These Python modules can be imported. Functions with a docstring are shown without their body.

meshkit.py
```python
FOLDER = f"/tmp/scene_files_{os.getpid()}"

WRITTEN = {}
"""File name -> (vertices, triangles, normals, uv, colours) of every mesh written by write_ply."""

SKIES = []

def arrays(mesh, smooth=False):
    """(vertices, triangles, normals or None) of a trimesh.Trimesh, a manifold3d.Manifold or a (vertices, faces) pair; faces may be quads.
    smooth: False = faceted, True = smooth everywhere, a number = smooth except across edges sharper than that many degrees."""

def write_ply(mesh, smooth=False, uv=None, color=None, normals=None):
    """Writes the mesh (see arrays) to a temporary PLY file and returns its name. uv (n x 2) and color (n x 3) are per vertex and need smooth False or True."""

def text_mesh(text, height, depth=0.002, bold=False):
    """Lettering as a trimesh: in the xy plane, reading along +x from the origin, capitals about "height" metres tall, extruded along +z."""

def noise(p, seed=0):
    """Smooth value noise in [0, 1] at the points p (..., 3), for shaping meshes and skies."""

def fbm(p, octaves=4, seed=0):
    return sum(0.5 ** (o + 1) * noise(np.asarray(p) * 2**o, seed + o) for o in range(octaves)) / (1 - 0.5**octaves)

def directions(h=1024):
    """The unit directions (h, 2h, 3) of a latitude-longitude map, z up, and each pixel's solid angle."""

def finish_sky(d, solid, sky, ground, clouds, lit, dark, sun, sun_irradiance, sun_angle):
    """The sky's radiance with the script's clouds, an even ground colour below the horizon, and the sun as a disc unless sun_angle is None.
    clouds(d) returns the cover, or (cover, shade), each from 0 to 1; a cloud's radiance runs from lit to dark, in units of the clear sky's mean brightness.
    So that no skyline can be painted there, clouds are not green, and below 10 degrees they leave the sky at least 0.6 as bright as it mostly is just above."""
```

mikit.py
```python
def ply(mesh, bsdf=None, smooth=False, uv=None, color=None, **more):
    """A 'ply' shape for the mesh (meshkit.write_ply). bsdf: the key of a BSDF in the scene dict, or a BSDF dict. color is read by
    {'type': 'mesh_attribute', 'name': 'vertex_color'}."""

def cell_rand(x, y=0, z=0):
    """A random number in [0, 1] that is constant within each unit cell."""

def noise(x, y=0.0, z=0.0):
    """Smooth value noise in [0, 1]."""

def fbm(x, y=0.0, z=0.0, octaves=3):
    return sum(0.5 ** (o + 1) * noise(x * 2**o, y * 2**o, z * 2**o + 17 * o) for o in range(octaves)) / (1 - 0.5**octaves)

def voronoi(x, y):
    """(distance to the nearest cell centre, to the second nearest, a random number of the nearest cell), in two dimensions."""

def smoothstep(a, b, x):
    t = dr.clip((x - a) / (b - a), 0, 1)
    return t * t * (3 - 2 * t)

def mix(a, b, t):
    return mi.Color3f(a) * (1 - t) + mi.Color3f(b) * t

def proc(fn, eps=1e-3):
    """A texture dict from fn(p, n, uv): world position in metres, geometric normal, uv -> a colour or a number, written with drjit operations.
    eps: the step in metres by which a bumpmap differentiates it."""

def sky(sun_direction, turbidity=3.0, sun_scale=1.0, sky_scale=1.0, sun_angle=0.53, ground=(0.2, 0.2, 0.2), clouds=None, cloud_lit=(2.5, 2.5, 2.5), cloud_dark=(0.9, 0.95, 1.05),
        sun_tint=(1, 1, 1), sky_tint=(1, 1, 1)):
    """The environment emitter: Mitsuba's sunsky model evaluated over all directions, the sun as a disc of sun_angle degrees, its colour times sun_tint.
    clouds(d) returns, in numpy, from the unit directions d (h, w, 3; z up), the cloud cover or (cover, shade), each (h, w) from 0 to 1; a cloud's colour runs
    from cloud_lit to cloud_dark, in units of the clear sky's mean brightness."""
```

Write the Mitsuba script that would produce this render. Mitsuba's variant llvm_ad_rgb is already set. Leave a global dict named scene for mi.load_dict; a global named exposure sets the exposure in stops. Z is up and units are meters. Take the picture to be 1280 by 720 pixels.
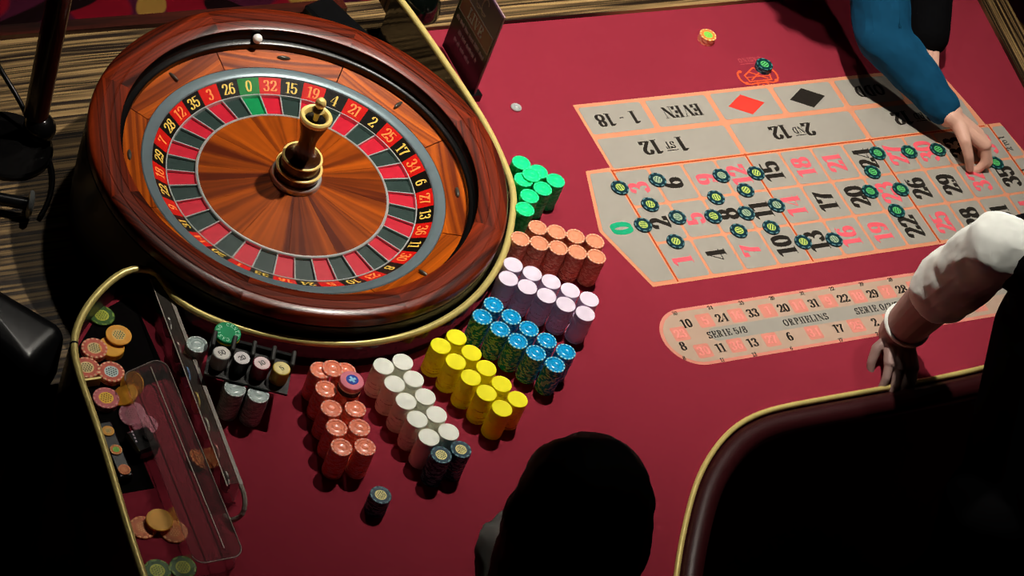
import math, random
import numpy as np, trimesh, drjit as dr, mitsuba as mi, mikit, manifold3d as m3
from shapely.geometry import Polygon, LineString, MultiPoint, Point, box as sbox
from shapely.ops import unary_union
from mikit import noise, fbm, smoothstep, mix

random.seed(7)
RNG = np.random.default_rng(7)
T = mi.ScalarTransform4f
scene, labels = {"type": "scene"}, {}
exposure = 0.0


def lin(*c):
    c = np.array(c, float) / 255.0
    return [float(v) for v in np.where(c <= 0.04045, c / 12.92, ((c + 0.055) / 1.055) ** 2.4)]


def V(*a):
    return np.array(a, float)


# ------------------------------------------------------------------ camera
CAM = V(-2.6985, -2.519, 3.3292)
RIGHT, DOWN, FWD = V(0.864511, -0.407191, 0.294646), V(-0.125038, -0.742035, -0.658597), V(0.486812, 0.532522, -0.692412)
M = np.eye(4)
M[:3, 0], M[:3, 1], M[:3, 2], M[:3, 3] = -RIGHT, -DOWN, FWD, CAM
scene["camera"] = {"type": "perspective", "fov": 2 * math.degrees(math.atan(640 / 3147.0)), "fov_axis": "x", "to_world": T(M.tolist()), "near_clip": 0.1, "far_clip": 50.0}

# ------------------------------------------------------------------ lamps: shaded can lights hanging over the table (the lamp radiances; built at the end)
LAMPS = [  # x, y, z, radiance, can radius, depth of the glowing disc in the can
    (0.03, 0.52, 2.45, 4100.0, 0.066, 0.135),
    (1.20, 0.50, 2.45, 600.0, 0.050, 0.190),
    (-0.40, 1.15, 2.45, 700.0, 0.070, 0.125),
    (0.40, -0.40, 2.45, 900.0, 0.046, 0.300),
]
LAMP_COLOR = (1.0, 0.93, 0.82)

# ------------------------------------------------------------------ helpers
used = {}


def numbered(name):
    n = used.get(name, 0)
    used[name] = n + 1
    return name if n == 0 else f"{name}_{n:03d}"


def tag(key, label=None, cat=None, group=None, kind=None):
    d = labels.setdefault(key, {})
    for k, v in (("label", label), ("category", cat), ("group", group), ("kind", kind)):
        if v:
            d[k] = v
    return key


def thing(name, label, cat, group=None):
    return tag(numbered(name), label, cat, group)


def put(name, shape, parent=None, label=None, kind=None):
    """One entry of the scene (shape: a dict made by mikit.ply), a part where parent is given."""
    key = numbered(f"{parent}__{name}" if parent else name)
    scene[key] = shape
    if label or kind:
        tag(key, label, None, None, kind)
    return key


def cat(*ms):
    return trimesh.util.concatenate([m for m in ms if m is not None])


def box(x0, x1, y0, y1, z0, z1):
    m = trimesh.creation.box((x1 - x0, y1 - y0, z1 - z0))
    m.apply_translation(((x0 + x1) / 2, (y0 + y1) / 2, (z0 + z1) / 2))
    return m


def bevel_box(sx, sy, sz, b):
    pts = []
    for i in (-1, 1):
        for j in (-1, 1):
            for k in (-1, 1):
                pts += [(i * (sx / 2 - b), j * (sy / 2 - b), k * sz / 2), (i * (sx / 2 - b), j * sy / 2, k * (sz / 2 - b)), (i * sx / 2, j * (sy / 2 - b), k * (sz / 2 - b))]
    return trimesh.convex.convex_hull(np.array(pts))


def frame(o, x, y, z):
    m = np.eye(4)
    m[:3, 0], m[:3, 1], m[:3, 2], m[:3, 3] = x, y, z, o
    return m


def prism(poly, z0, z1):
    gs = getattr(poly, "geoms", [poly])
    out = []
    for g in gs:
        if g.area < 1e-10:
            continue
        m = trimesh.creation.extrude_polygon(g, z1 - z0, engine="earcut")
        m.apply_translation((0, 0, z0))
        out.append(m)
    return cat(*out)


def lathe(profile, seg=64, c=(0, 0, 0), crease=35, a0=0.0, a1=2 * math.pi, uvf=None):
    """Surface of revolution about z; vertices are doubled where the profile turns by more than crease degrees. Returns (mesh, uv)."""
    pr = np.array(profile, float)
    runs, cur = [], [0]
    for i in range(1, len(pr)):
        cur.append(i)
        if i < len(pr) - 1:
            d0, d1 = pr[i] - pr[i - 1], pr[i + 1] - pr[i]
            ang = math.degrees(math.acos(np.clip(d0 @ d1 / (np.linalg.norm(d0) * np.linalg.norm(d1) + 1e-12), -1, 1)))
            if ang > crease:
                runs.append(cur)
                cur = [i]
    runs.append(cur)
    v, f, at = [], [], 0
    th = np.linspace(a0, a1, seg + 1)
    for r in runs:
        p = pr[r]
        n = len(p)
        g = np.stack([c[0] + p[:, None, 0] * np.cos(th), c[1] + p[:, None, 0] * np.sin(th), c[2] + np.repeat(p[:, None, 1], seg + 1, 1)], -1)
        v.append(g.reshape(-1, 3))
        for i in range(n - 1):
            for j in range(seg):
                a, b = at + i * (seg + 1) + j, at + i * (seg + 1) + j + 1
                d, e = a + seg + 1, b + seg + 1
                f += [(a, b, e), (a, e, d)]
        at += n * (seg + 1)
    return trimesh.Trimesh(np.vstack(v), np.array(f), process=False)


def sector(profile, a0, a1, n, c=(0, 0, 0), crease=35):
    """A closed ring sector: the closed convex-ish profile swept from angle a0 to a1 with its two end faces."""
    pr = list(profile) + [profile[0]]
    m = lathe(pr, n, c, crease, a0, a1)
    caps = []
    P = np.array(profile, float)
    cen = P.mean(0)
    for a, flip in ((a0, 0), (a1, 1)):
        pts = np.vstack([P, cen])
        v = np.stack([c[0] + pts[:, 0] * math.cos(a), c[1] + pts[:, 0] * math.sin(a), c[2] + pts[:, 1]], 1)
        k = len(P)
        f = np.array([(i, (i + 1) % k, k) for i in range(k)])
        caps.append(trimesh.Trimesh(v, f[:, ::-1] if flip else f, process=False))
    return cat(m, *caps)


def tube(path, r, sides=10, closed=False):
    p = np.asarray(path, float)
    t = np.gradient(p, axis=0)
    t /= np.linalg.norm(t, axis=1, keepdims=True) + 1e-12
    up = np.where(np.abs(t[:, 2:]) < 0.9, [0, 0, 1.0], [1.0, 0, 0])
    a = np.cross(t, up)
    a /= np.linalg.norm(a, axis=1, keepdims=True) + 1e-12
    b = np.cross(t, a)
    ang = np.arange(sides) * 2 * np.pi / sides
    rr = np.broadcast_to(np.asarray(r, float), (len(p),))
    v = (p[:, None] + rr[:, None, None] * (np.cos(ang)[None, :, None] * a[:, None] + np.sin(ang)[None, :, None] * b[:, None])).reshape(-1, 3)
    f = []
    for i in range(len(p) - 1):
        for j in range(sides):
            q = [i * sides + j, i * sides + (j + 1) % sides, (i + 1) * sides + (j + 1) % sides, (i + 1) * sides + j]
            f += [(q[0], q[2], q[1]), (q[0], q[3], q[2])]
    n = len(v)
    v = np.vstack([v, p[0], p[-1]])
    for j in range(sides):
        f += [(n, j, (j + 1) % sides), (n + 1, (len(p) - 1) * sides + (j + 1) % sides, (len(p) - 1) * sides + j)]
    m = trimesh.Trimesh(v, np.array(f), process=False)
    if m.volume < 0:
        m.invert()
    return m


def smooth_path(pts, n=12):
    from scipy.interpolate import CubicSpline
    p = np.asarray(pts, float)
    s = np.r_[0, np.cumsum(np.linalg.norm(np.diff(p, axis=0), axis=1))]
    return CubicSpline(s, p)(np.linspace(0, s[-1], n))


# ------------------------------------------------------------------ materials
def mat(key, color, rough=0.5, spec=0.5, metal=0.0, coat=0.0, **kw):
    d = {"type": "principled", "base_color": color if isinstance(color, dict) else {"type": "rgb", "value": color}, "roughness": rough, "specular": spec}
    if metal:
        d["metallic"] = metal
    if coat:
        d["clearcoat"], d["clearcoat_gloss"] = coat, 0.95
    d.update(kw)
    scene[key] = {"type": "twosided", "bsdf": d}
    return key


def wood(dark, light, fu, fv, streak=0.35, warp=1.0, band=0.0):
    d, l = lin(*dark), lin(*light)

    def fn(p, n, uv):
        u, v = uv.x, uv.y
        w = fbm(u * fu * 0.6 + 3.1, v * fv * 0.12, 2.0) * 0.9 * warp
        g = noise(u * fu, v * fv + w * 3.0, 1.0) * 0.6 + noise(u * fu * 2.5, v * fv * 3.1 + w * 5.0, 5.0) * 0.4
        s = smoothstep(0.52, 0.8, noise(u * fu * 0.4, v * fv * 0.35 + w * 2.0, 9.0)) * streak
        if band:
            s = s + band * (smoothstep(0.45, 0.75, noise(v * fv * 0.9, 3.0, 2.0)) + 0.6 * smoothstep(0.5, 0.7, noise(v * fv * 2.7, 8.0, 2.0)))
        return mix(d, l, dr.clip(0.15 + 0.95 * g - s, 0, 1))
    return mikit.proc(fn)


mat("wood_rim", wood((46, 10, 3), (138, 44, 12), 0.7, 110, 0.25, 0.25, 0.22), 0.3, 0.35, coat=0.35)
mat("wood_apron", wood((104, 36, 4), (214, 102, 14), 1.2, 100, 0.3, 0.3, 0.3), 0.38, 0.15)
mat("wood_cone", wood((84, 26, 3), (184, 84, 10), 2.0, 60, 0.55, 0.8, 0.08), 0.5, 0.1)
mat("wood_dark", wood((20, 6, 4), (70, 22, 10), 5, 80), 0.2, 0.5, coat=0.8)


def zebra_fn(p, n, uv):
    u, v = uv.x, uv.y
    w = noise(u * 3.0, v * 9.0, 3.0) * 0.5 + noise(u * 9.0, v * 14.0, 7.0) * 0.16
    g = noise(u * 2.2, v * 170 + w * 4, 1.0) * 0.55 + noise(u * 6, v * 390 + w * 5, 2.0) * 0.45
    t = smoothstep(0.28, 0.88, g)
    return mix(lin(32, 20, 9), lin(158, 128, 84), t)


mat("zebrano", mikit.proc(zebra_fn), 0.4, 0.4)


def felt_fn(p, n, uv):
    g = fbm(p.x * 5, p.y * 5, p.z, 3)
    k = 0.94 + 0.1 * g + 0.06 * (noise(p.x * 900, p.y * 900) - 0.5)
    return mi.Color3f(0.250, 0.0225, 0.040) * k


mat("felt", mikit.proc(felt_fn), 0.95, 0.05)


def carpet_fn(p, n, uv):
    f, s, k = mikit.voronoi(p.x * 3.3, p.y * 3.3)
    swirl = dr.sin(p.x * 13 + 6 * noise(p.x * 2.5, p.y * 2.5)) * dr.cos(p.y * 11 + 5 * noise(p.x * 2, p.y * 3, 4))
    c = mix(lin(120, 14, 30), lin(66, 20, 40), smoothstep(0.25, 0.3, f))
    c = mix(c, lin(150, 112, 52), smoothstep(0.72, 0.8, swirl))
    return mix(c, lin(22, 8, 10), smoothstep(-0.7, -0.78, swirl))


mat("carpet", mikit.proc(carpet_fn), 0.95, 0.05)
scene["chip_plastic"] = {"type": "twosided", "bsdf": {"type": "principled", "base_color": {"type": "mesh_attribute", "name": "vertex_color"}, "roughness": 0.4, "specular": 0.2}}
scene["chip_gloss"] = {"type": "twosided", "bsdf": {"type": "principled", "base_color": {"type": "mesh_attribute", "name": "vertex_color"}, "roughness": 0.22, "specular": 0.6}}
mat("black_lacquer", lin(7, 6, 6), 0.07, 0.6, coat=0.4)
mat("tray_black", lin(6, 4, 4), 0.9, 0.05)
mat("dome_black", lin(4, 7, 5), 0.12, 0.5)
mat("bowl_black", lin(9, 8, 8), 0.35, 0.3)
mat("turret_brown", lin(58, 28, 8), 0.25, 0.5, coat=0.5)
mat("dark_steel", lin(92, 88, 80), 0.2, 0.6, metal=0.6)
mat("rack_grey", lin(44, 44, 42), 0.3, 0.4)
mat("black_matte", lin(12, 10, 10), 0.6, 0.3)
mat("black_plastic", lin(14, 14, 15), 0.2, 0.5)
mat("black_track", lin(6, 5, 5), 0.25, 0.35)
mat("brass", lin(222, 202, 124), 0.32, 0.5, metal=0.35)
mat("gold", lin(255, 226, 138), 0.28, 0.6, metal=0.2)
mat("chrome", lin(205, 210, 208), 0.18, 0.6, metal=0.5)
mat("steel", lin(104, 120, 126), 0.32, 0.4, metal=0.3)
mat("gold_ink", lin(232, 196, 90), 0.4, 0.4)
mat("pad_red", lin(205, 22, 16), 0.25, 0.5, coat=0.5)
mat("pad_black", lin(16, 12, 8), 0.25, 0.5, coat=0.5)
mat("pad_green", lin(10, 118, 48), 0.25, 0.5, coat=0.5)
mat("red_ink_wheel", lin(255, 140, 70), 0.4, 0.4)
mat("pocket_red", lin(192, 26, 48), 0.35, 0.4)
mat("pocket_black", lin(38, 56, 52), 0.35, 0.4)
mat("pocket_green", lin(8, 136, 76), 0.35, 0.4)
mat("print_peach", lin(206, 138, 106), 0.9, 0.1)
mat("print_pink", lin(206, 132, 116), 0.9, 0.1)
mat("print_grey", lin(152, 147, 138), 0.9, 0.1)
mat("print_sand", lin(178, 152, 134), 0.9, 0.1)
mat("print_rust", lin(176, 66, 18), 0.9, 0.1)
mat("ink_black", lin(34, 30, 26), 0.9, 0.1)
mat("ink_pink", lin(226, 92, 104), 0.9, 0.1)
mat("ink_pale_pink", lin(226, 140, 132), 0.9, 0.1)
mat("ink_red", lin(222, 58, 48), 0.9, 0.1)
mat("ink_green", lin(30, 158, 112), 0.9, 0.1)
mat("ink_crest", lin(214, 84, 48), 0.9, 0.1)
mat("ink_faint", lin(176, 74, 82), 0.9, 0.1)
mat("leather_red", lin(46, 10, 14), 0.35, 0.5)
mat("leather_black", lin(10, 10, 12), 0.3, 0.5)
mat("acrylic_edge", lin(150, 142, 132), 0.3, 0.5, alpha=1.0) if False else mat("acrylic_edge", lin(138, 130, 120), 0.25, 0.5)
scene["acrylic"] = {"type": "thindielectric", "int_ior": 1.49}
for nm, wgt, c in (("frosted_acrylic", 0.25, (150, 142, 132)), ("misty_acrylic", 0.05, (170, 160, 150)), ("hazy_acrylic", 0.03, (190, 176, 172))):
    scene[nm] = {"type": "blendbsdf", "weight": wgt, "a": {"type": "thindielectric", "int_ior": 1.49}, "b": {"type": "twosided", "bsdf": {"type": "diffuse", "reflectance": {"type": "rgb", "value": lin(*c)}}}}
mat("white_ball", lin(244, 242, 236), 0.25, 0.5)
mat("skin", lin(214, 168, 148), 0.5, 0.4)
mat("skin_tan", lin(150, 122, 116), 0.55, 0.35)
mat("lip", lin(170, 96, 90), 0.45, 0.4)
mat("eye_white", lin(232, 230, 226), 0.2, 0.5)
mat("iris", lin(50, 32, 22), 0.2, 0.5)


def fabric(c, amt=0.12):
    c = lin(*c)

    def fn(p, n, uv):
        return mi.Color3f(c) * (1 - amt + amt * 2 * fbm(p.x * 60, p.y * 60, p.z * 60, 2))
    return mikit.proc(fn)


mat("blue_knit", fabric((14, 66, 96)), 0.9, 0.1, sheen=0.4)
mat("white_cotton", fabric((222, 226, 220), 0.06), 0.85, 0.1)
mat("black_cloth", lin(9, 9, 11), 0.95, 0.05)
mat("black_hair", lin(9, 8, 8), 0.6, 0.2)
mat("brown_hair", lin(40, 24, 16), 0.5, 0.3)
mat("sign_face", lin(12, 8, 12), 0.3, 0.4)
mat("sign_top", lin(84, 58, 92), 0.3, 0.4)
mat("sign_red", lin(120, 22, 40), 0.3, 0.4)
mat("sign_text", lin(176, 160, 176), 0.4, 0.4)
mat("sign_frame", lin(140, 116, 126), 0.3, 0.5)
mat("lamp_can", lin(20, 20, 20), 0.5, 0.3)

# ------------------------------------------------------------------ lettering: a slab-nib pen (thick uprights, hairline horizontals)


def E(cx, cy, rx, ry, a0=0, a1=360, n=22):
    a = np.radians(np.linspace(a0, a1, n))
    return [(cx + rx * math.cos(t), cy + ry * math.sin(t)) for t in a]


def dot(cx, cy, r=0.075):
    return ("d", cx, cy, r)


THICK, THIN = 0.15, 0.032
GLYPH = {  # advance, [strokes]; a stroke is a list of points drawn with the nib, or a dot
    "0": (0.62, [E(0.31, 0.5, 0.21, 0.475)]),
    "1": (0.46, [[(0.24, 0.02), (0.24, 0.98)], [(0.05, 0.86), (0.2, 0.97)], [(0.04, 0.025), (0.42, 0.025)]]),
    "2": (0.62, [dot(0.15, 0.74), E(0.31, 0.72, 0.2, 0.255, 180, -30), [(0.49, 0.6), (0.12, 0.1)], [(0.1, 0.06), (0.52, 0.06)], [(0.1, 0.1), (0.52, 0.1)], [(0.545, 0.06), (0.555, 0.26)]]),
    "3": (0.62, [dot(0.14, 0.79), E(0.29, 0.755, 0.18, 0.22, 170, -90), E(0.29, 0.28, 0.215, 0.255, 90, -170), dot(0.13, 0.22)]),
    "4": (0.64, [[(0.44, 0.02), (0.44, 0.96)], ("t", (0.40, 0.97), (0.03, 0.3)), [(0.03, 0.3), (0.62, 0.3)], [(0.28, 0.025), (0.6, 0.025)]]),
    "5": (0.62, [[(0.14, 0.94), (0.5, 0.94)], [(0.14, 0.9), (0.5, 0.9)], [(0.1, 0.95), (0.1, 0.5)], E(0.3, 0.32, 0.21, 0.295, 150, -170), dot(0.13, 0.21)]),
    "6": (0.62, [E(0.32, 0.31, 0.2, 0.285), E(0.4, 0.4, 0.28, 0.57, 190, 75), dot(0.47, 0.82)]),
    "7": (0.6, [[(0.08, 0.93), (0.52, 0.93)], [(0.08, 0.89), (0.52, 0.89)], [(0.06, 0.95), (0.05, 0.72)], [(0.52, 0.92), (0.33, 0.5), (0.27, 0.03)]]),
    "8": (0.62, [E(0.31, 0.745, 0.175, 0.225), E(0.31, 0.275, 0.215, 0.25)]),
    "9": (0.62, [E(0.3, 0.69, 0.2, 0.285), E(0.22, 0.6, 0.28, 0.57, 10, -105), dot(0.15, 0.18)]),
    "-": (0.5, [[(0.12, 0.42), (0.38, 0.42)], [(0.12, 0.45), (0.38, 0.45)]]),
    "/": (0.42, [[(0.08, 0.05), (0.34, 0.95)]]),
    " ": (0.3, []),
    "I": (0.42, [[(0.21, 0), (0.21, 1)], [(0.04, 0.025), (0.38, 0.025)], [(0.04, 0.975), (0.38, 0.975)]]),
    "E": (0.66, [[(0.2, 0), (0.2, 1)], [(0.04, 0.025), (0.58, 0.025), (0.6, 0.25)], [(0.04, 0.975), (0.56, 0.975), (0.58, 0.76)], [(0.2, 0.51), (0.45, 0.51)], [(0.45, 0.4), (0.45, 0.62)]]),
    "V": (0.74, [[(0.14, 0.98), (0.38, 0.03)], ("t", (0.38, 0.03), (0.62, 0.97)), [(0.02, 0.975), (0.28, 0.975)], [(0.5, 0.975), (0.73, 0.975)]]),
    "N": (0.78, [("t", (0.14, 0.02), (0.14, 0.97)), [(0.14, 0.97), (0.62, 0.03)], ("t", (0.63, 0.02), (0.63, 0.97)), [(0.03, 0.025), (0.26, 0.025)], [(0.02, 0.975), (0.16, 0.975)], [(0.52, 0.975), (0.75, 0.975)]]),
    "S": (0.58, [E(0.29, 0.74, 0.18, 0.235, 25, 250), [(0.2, 0.57), (0.4, 0.43)], E(0.29, 0.265, 0.2, 0.24, 70, -160), [(0.49, 0.98), (0.48, 0.74)], [(0.08, 0.02), (0.09, 0.28)]]),
    "R": (0.74, [[(0.2, 0), (0.2, 1)], [(0.04, 0.025), (0.38, 0.025)], [(0.04, 0.975), (0.3, 0.975)], E(0.3, 0.745, 0.24, 0.23, 90, -90), [(0.32, 0.51), (0.46, 0.4), (0.52, 0.06), (0.66, 0.025)]]),
    "P": (0.68, [[(0.2, 0), (0.2, 1)], [(0.04, 0.025), (0.38, 0.025)], [(0.04, 0.975), (0.3, 0.975)], E(0.3, 0.72, 0.25, 0.255, 90, -90)]),
    "D": (0.76, [[(0.2, 0), (0.2, 1)], [(0.04, 0.025), (0.3, 0.025)], [(0.04, 0.975), (0.3, 0.975)], E(0.3, 0.5, 0.33, 0.475, 90, -90)]),
    "O": (0.76, [E(0.38, 0.5, 0.27, 0.475)]),
    "C": (0.7, [E(0.38, 0.5, 0.27, 0.475, 35, 325), [(0.62, 0.98), (0.61, 0.7)]]),
    "H": (0.8, [[(0.2, 0), (0.2, 1)], [(0.6, 0), (0.6, 1)], [(0.2, 0.5), (0.6, 0.5)]] + [[(x, y), (x + 0.32, y)] for x in (0.04, 0.44) for y in (0.025, 0.975)]),
    "L": (0.62, [[(0.2, 0), (0.2, 1)], [(0.04, 0.025), (0.55, 0.025), (0.57, 0.3)], [(0.04, 0.975), (0.38, 0.975)]]),
    "T": (0.68, [[(0.34, 0), (0.34, 1)], [(0.18, 0.025), (0.5, 0.025)], [(0.05, 0.72), (0.06, 0.975), (0.62, 0.975), (0.63, 0.72)]]),
    "A": (0.74, [("t", (0.12, 0.02), (0.36, 0.97)), [(0.36, 0.97), (0.58, 0.03)], [(0.2, 0.33), (0.5, 0.33)], [(0.02, 0.025), (0.22, 0.025)], [(0.46, 0.025), (0.72, 0.025)]]),
}
_ink = {}


def ink(ch, thick=THICK):
    if (ch, thick) not in _ink:
        out = []
        for s in GLYPH[ch][1]:
            if s[0] == "d":
                out.append(Point(s[1], s[2]).buffer(s[3], 5))
                continue
            w = thick
            if s[0] == "t":
                s, w = s[1:], THIN
            for a, b in zip(s[:-1], s[1:]):
                pts = [(p[0] + i * w / 2, p[1] + j * THIN / 2) for p in (a, b) for i in (-1, 1) for j in (-1, 1)]
                if abs(a[1] - b[1]) < 1e-9:
                    pts = [(p[0] + i * THIN / 2, p[1] + j * THIN / 2) for p in (a, b) for i in (-1, 1) for j in (-1, 1)]
                out.append(MultiPoint(pts).convex_hull)
        _ink[ch, thick] = unary_union(out).simplify(0.006) if out else None
    return _ink[ch, thick]


def word(text, height, thick=THICK, track=0.0, up=0.0):
    """Lettering as shapely areas in metres, centred on the origin."""
    from shapely import affinity
    x, out = 0.0, []
    for ch in text:
        g = ink(ch, thick)
        if g is not None:
            out.append(affinity.translate(g, x, 0))
        x += GLYPH[ch][0] + track
    g = unary_union(out)
    return affinity.scale(affinity.translate(g, -(x - track) / 2, -0.5 + up), height, height, origin=(0, 0))


def flat(g, at, ux, depth=0.0004):
    """Areas g laid face up at the point, their x axis along the 2-D direction ux."""
    m = prism(g, 0, depth)
    ux = V(*ux, 0) / np.linalg.norm(ux)
    m.apply_transform(frame(V(*at), ux, np.cross([0, 0, 1], ux), V(0, 0, 1)))
    return m


# ------------------------------------------------------------------ the setting
put("floor", mikit.ply(box(-6, 6, -6, 6, -0.95, -0.9), "carpet"))
tag("floor", "dark red patterned casino carpet", kind="structure")

mat("wall_paint", lin(46, 30, 26), 0.9, 0.1)
mat("ceiling_paint", lin(30, 26, 24), 0.9, 0.1)
for nm, m in (("wall_left", box(-6, -5.9, -6, 6, -0.9, 4.0)), ("wall_right", box(5.9, 6, -6, 6, -0.9, 4.0)), ("wall_front", box(-6, 6, -6, -5.9, -0.9, 4.0)), ("wall_back", box(-6, 6, 5.9, 6, -0.9, 4.0))):
    put(nm, mikit.ply(m, "wall_paint"))
    tag(nm, "dark wall of the casino room", kind="structure")
put("ceiling", mikit.ply(box(-6, 6, -6, 6, 4.0, 4.1), "ceiling_paint"))
tag("ceiling", "dark ceiling of the casino room", kind="structure")

# ------------------------------------------------------------------ roulette table
TB = thing("roulette_table", "large roulette table covered in crimson felt with a raised brass edge", "table")
WC = V(-0.711, 0.3347)           # wheel centre
A_PATH = [(-0.300, 0.80), (-0.288, 0.717), (-0.278, 0.614), (-0.268, 0.492), (-0.265, 0.401), (-0.272, 0.306), (-0.288, 0.228), (-0.323, 0.159), (-0.368, 0.092), (-0.427, 0.030), (-0.493, -0.019),
          (-0.558, -0.051), (-0.615, -0.069), (-0.668, -0.078), (-0.718, -0.080), (-0.765, -0.077), (-0.809, -0.068), (-0.852, -0.056), (-0.892, -0.040), (-0.922, -0.026), (-0.957, -0.006), (-0.993, 0.019), (-1.026, 0.050), (-1.050, 0.088)]
B_PATH = [(-1.056, 0.125), (-1.068, 0.150), (-1.103, 0.158), (-1.147, 0.140), (-1.197, 0.101), (-1.238, 0.053), (-1.260, 0.011), (-1.271, -0.041), (-1.276, -0.111), (-1.282, -0.214), (-1.297, -0.379), (-1.303, -0.466), (-1.312, -0.80)]
PA = smooth_path(A_PATH, 90)
PB = smooth_path(B_PATH, 70)
AB = np.vstack([PA, PB])
C_PATH = [(-0.470, -0.86), (-0.410, -0.74), (-0.360, -0.665), (-0.318, -0.604), (-0.271, -0.542), (-0.204, -0.464), (-0.132, -0.403), (-0.054, -0.360), (0.011, -0.343), (0.089, -0.338), (0.238, -0.338), (0.5, -0.335), (0.85, -0.30)]
PC = smooth_path(C_PATH, 70)
felt_area = Polygon([tuple(p) for p in AB] + [tuple(p) for p in PC] + [(1.05, -0.2), (1.14, 0.2), (1.222, 0.70), (1.205, 0.742), (-0.292, 0.742)]).buffer(0)
put("felt_top", mikit.ply(prism(felt_area, -0.03, 0.0), "felt"), TB, "crimson felt playing surface")
LEDGE = -0.13
ledge_area = sbox(-1.30, 0.075, -0.2, 0.975).difference(felt_area.buffer(0.001))


def uvxy(m, ang=0.0):
    c, s = math.cos(ang), math.sin(ang)
    return np.stack([m.vertices[:, 0] * c + m.vertices[:, 1] * s, -m.vertices[:, 0] * s + m.vertices[:, 1] * c], 1)


m = prism(ledge_area, LEDGE - 0.03, LEDGE)
put("wheel_ledge", mikit.ply(m, "zebrano", uv=uvxy(m, 0.03)), TB, "striped zebrano veneer ledge under the wheel")
m = box(-1.30, -0.3, 0.945, 0.975, LEDGE, LEDGE + 0.012)
put("ledge_edge", mikit.ply(m, "wood_dark", uv=uvxy(m)), TB)
far_rail = Polygon([(-0.285, 0.742), (1.30, 0.742), (1.32, 0.90), (-0.28, 0.90)])
m = prism(far_rail, -0.03, 0.010)
put("armrest", mikit.ply(m, "zebrano", uv=uvxy(m, 0.02) * [1, 0.8]), TB, "striped zebrano armrest along the far side")
side_rail = Polygon([(1.222, 0.741), (1.05, -0.2), (1.12, -0.22), (1.30, 0.741)])
m = prism(side_rail, -0.03, 0.010)
put("armrest", mikit.ply(m, "zebrano", uv=uvxy(m, math.radians(79.6))), TB, "striped zebrano armrest along the right end")
for line, m in ((PA, "black_lacquer"), (np.vstack([PA[-1:], PB]), "bowl_black")):
    wall = LineString(line).buffer(0.005, cap_style=2, join_style=1)
    put("raised_edge", mikit.ply(prism(wall, LEDGE, 0.058), m), TB, "black upright edge carrying the brass trim")
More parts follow.
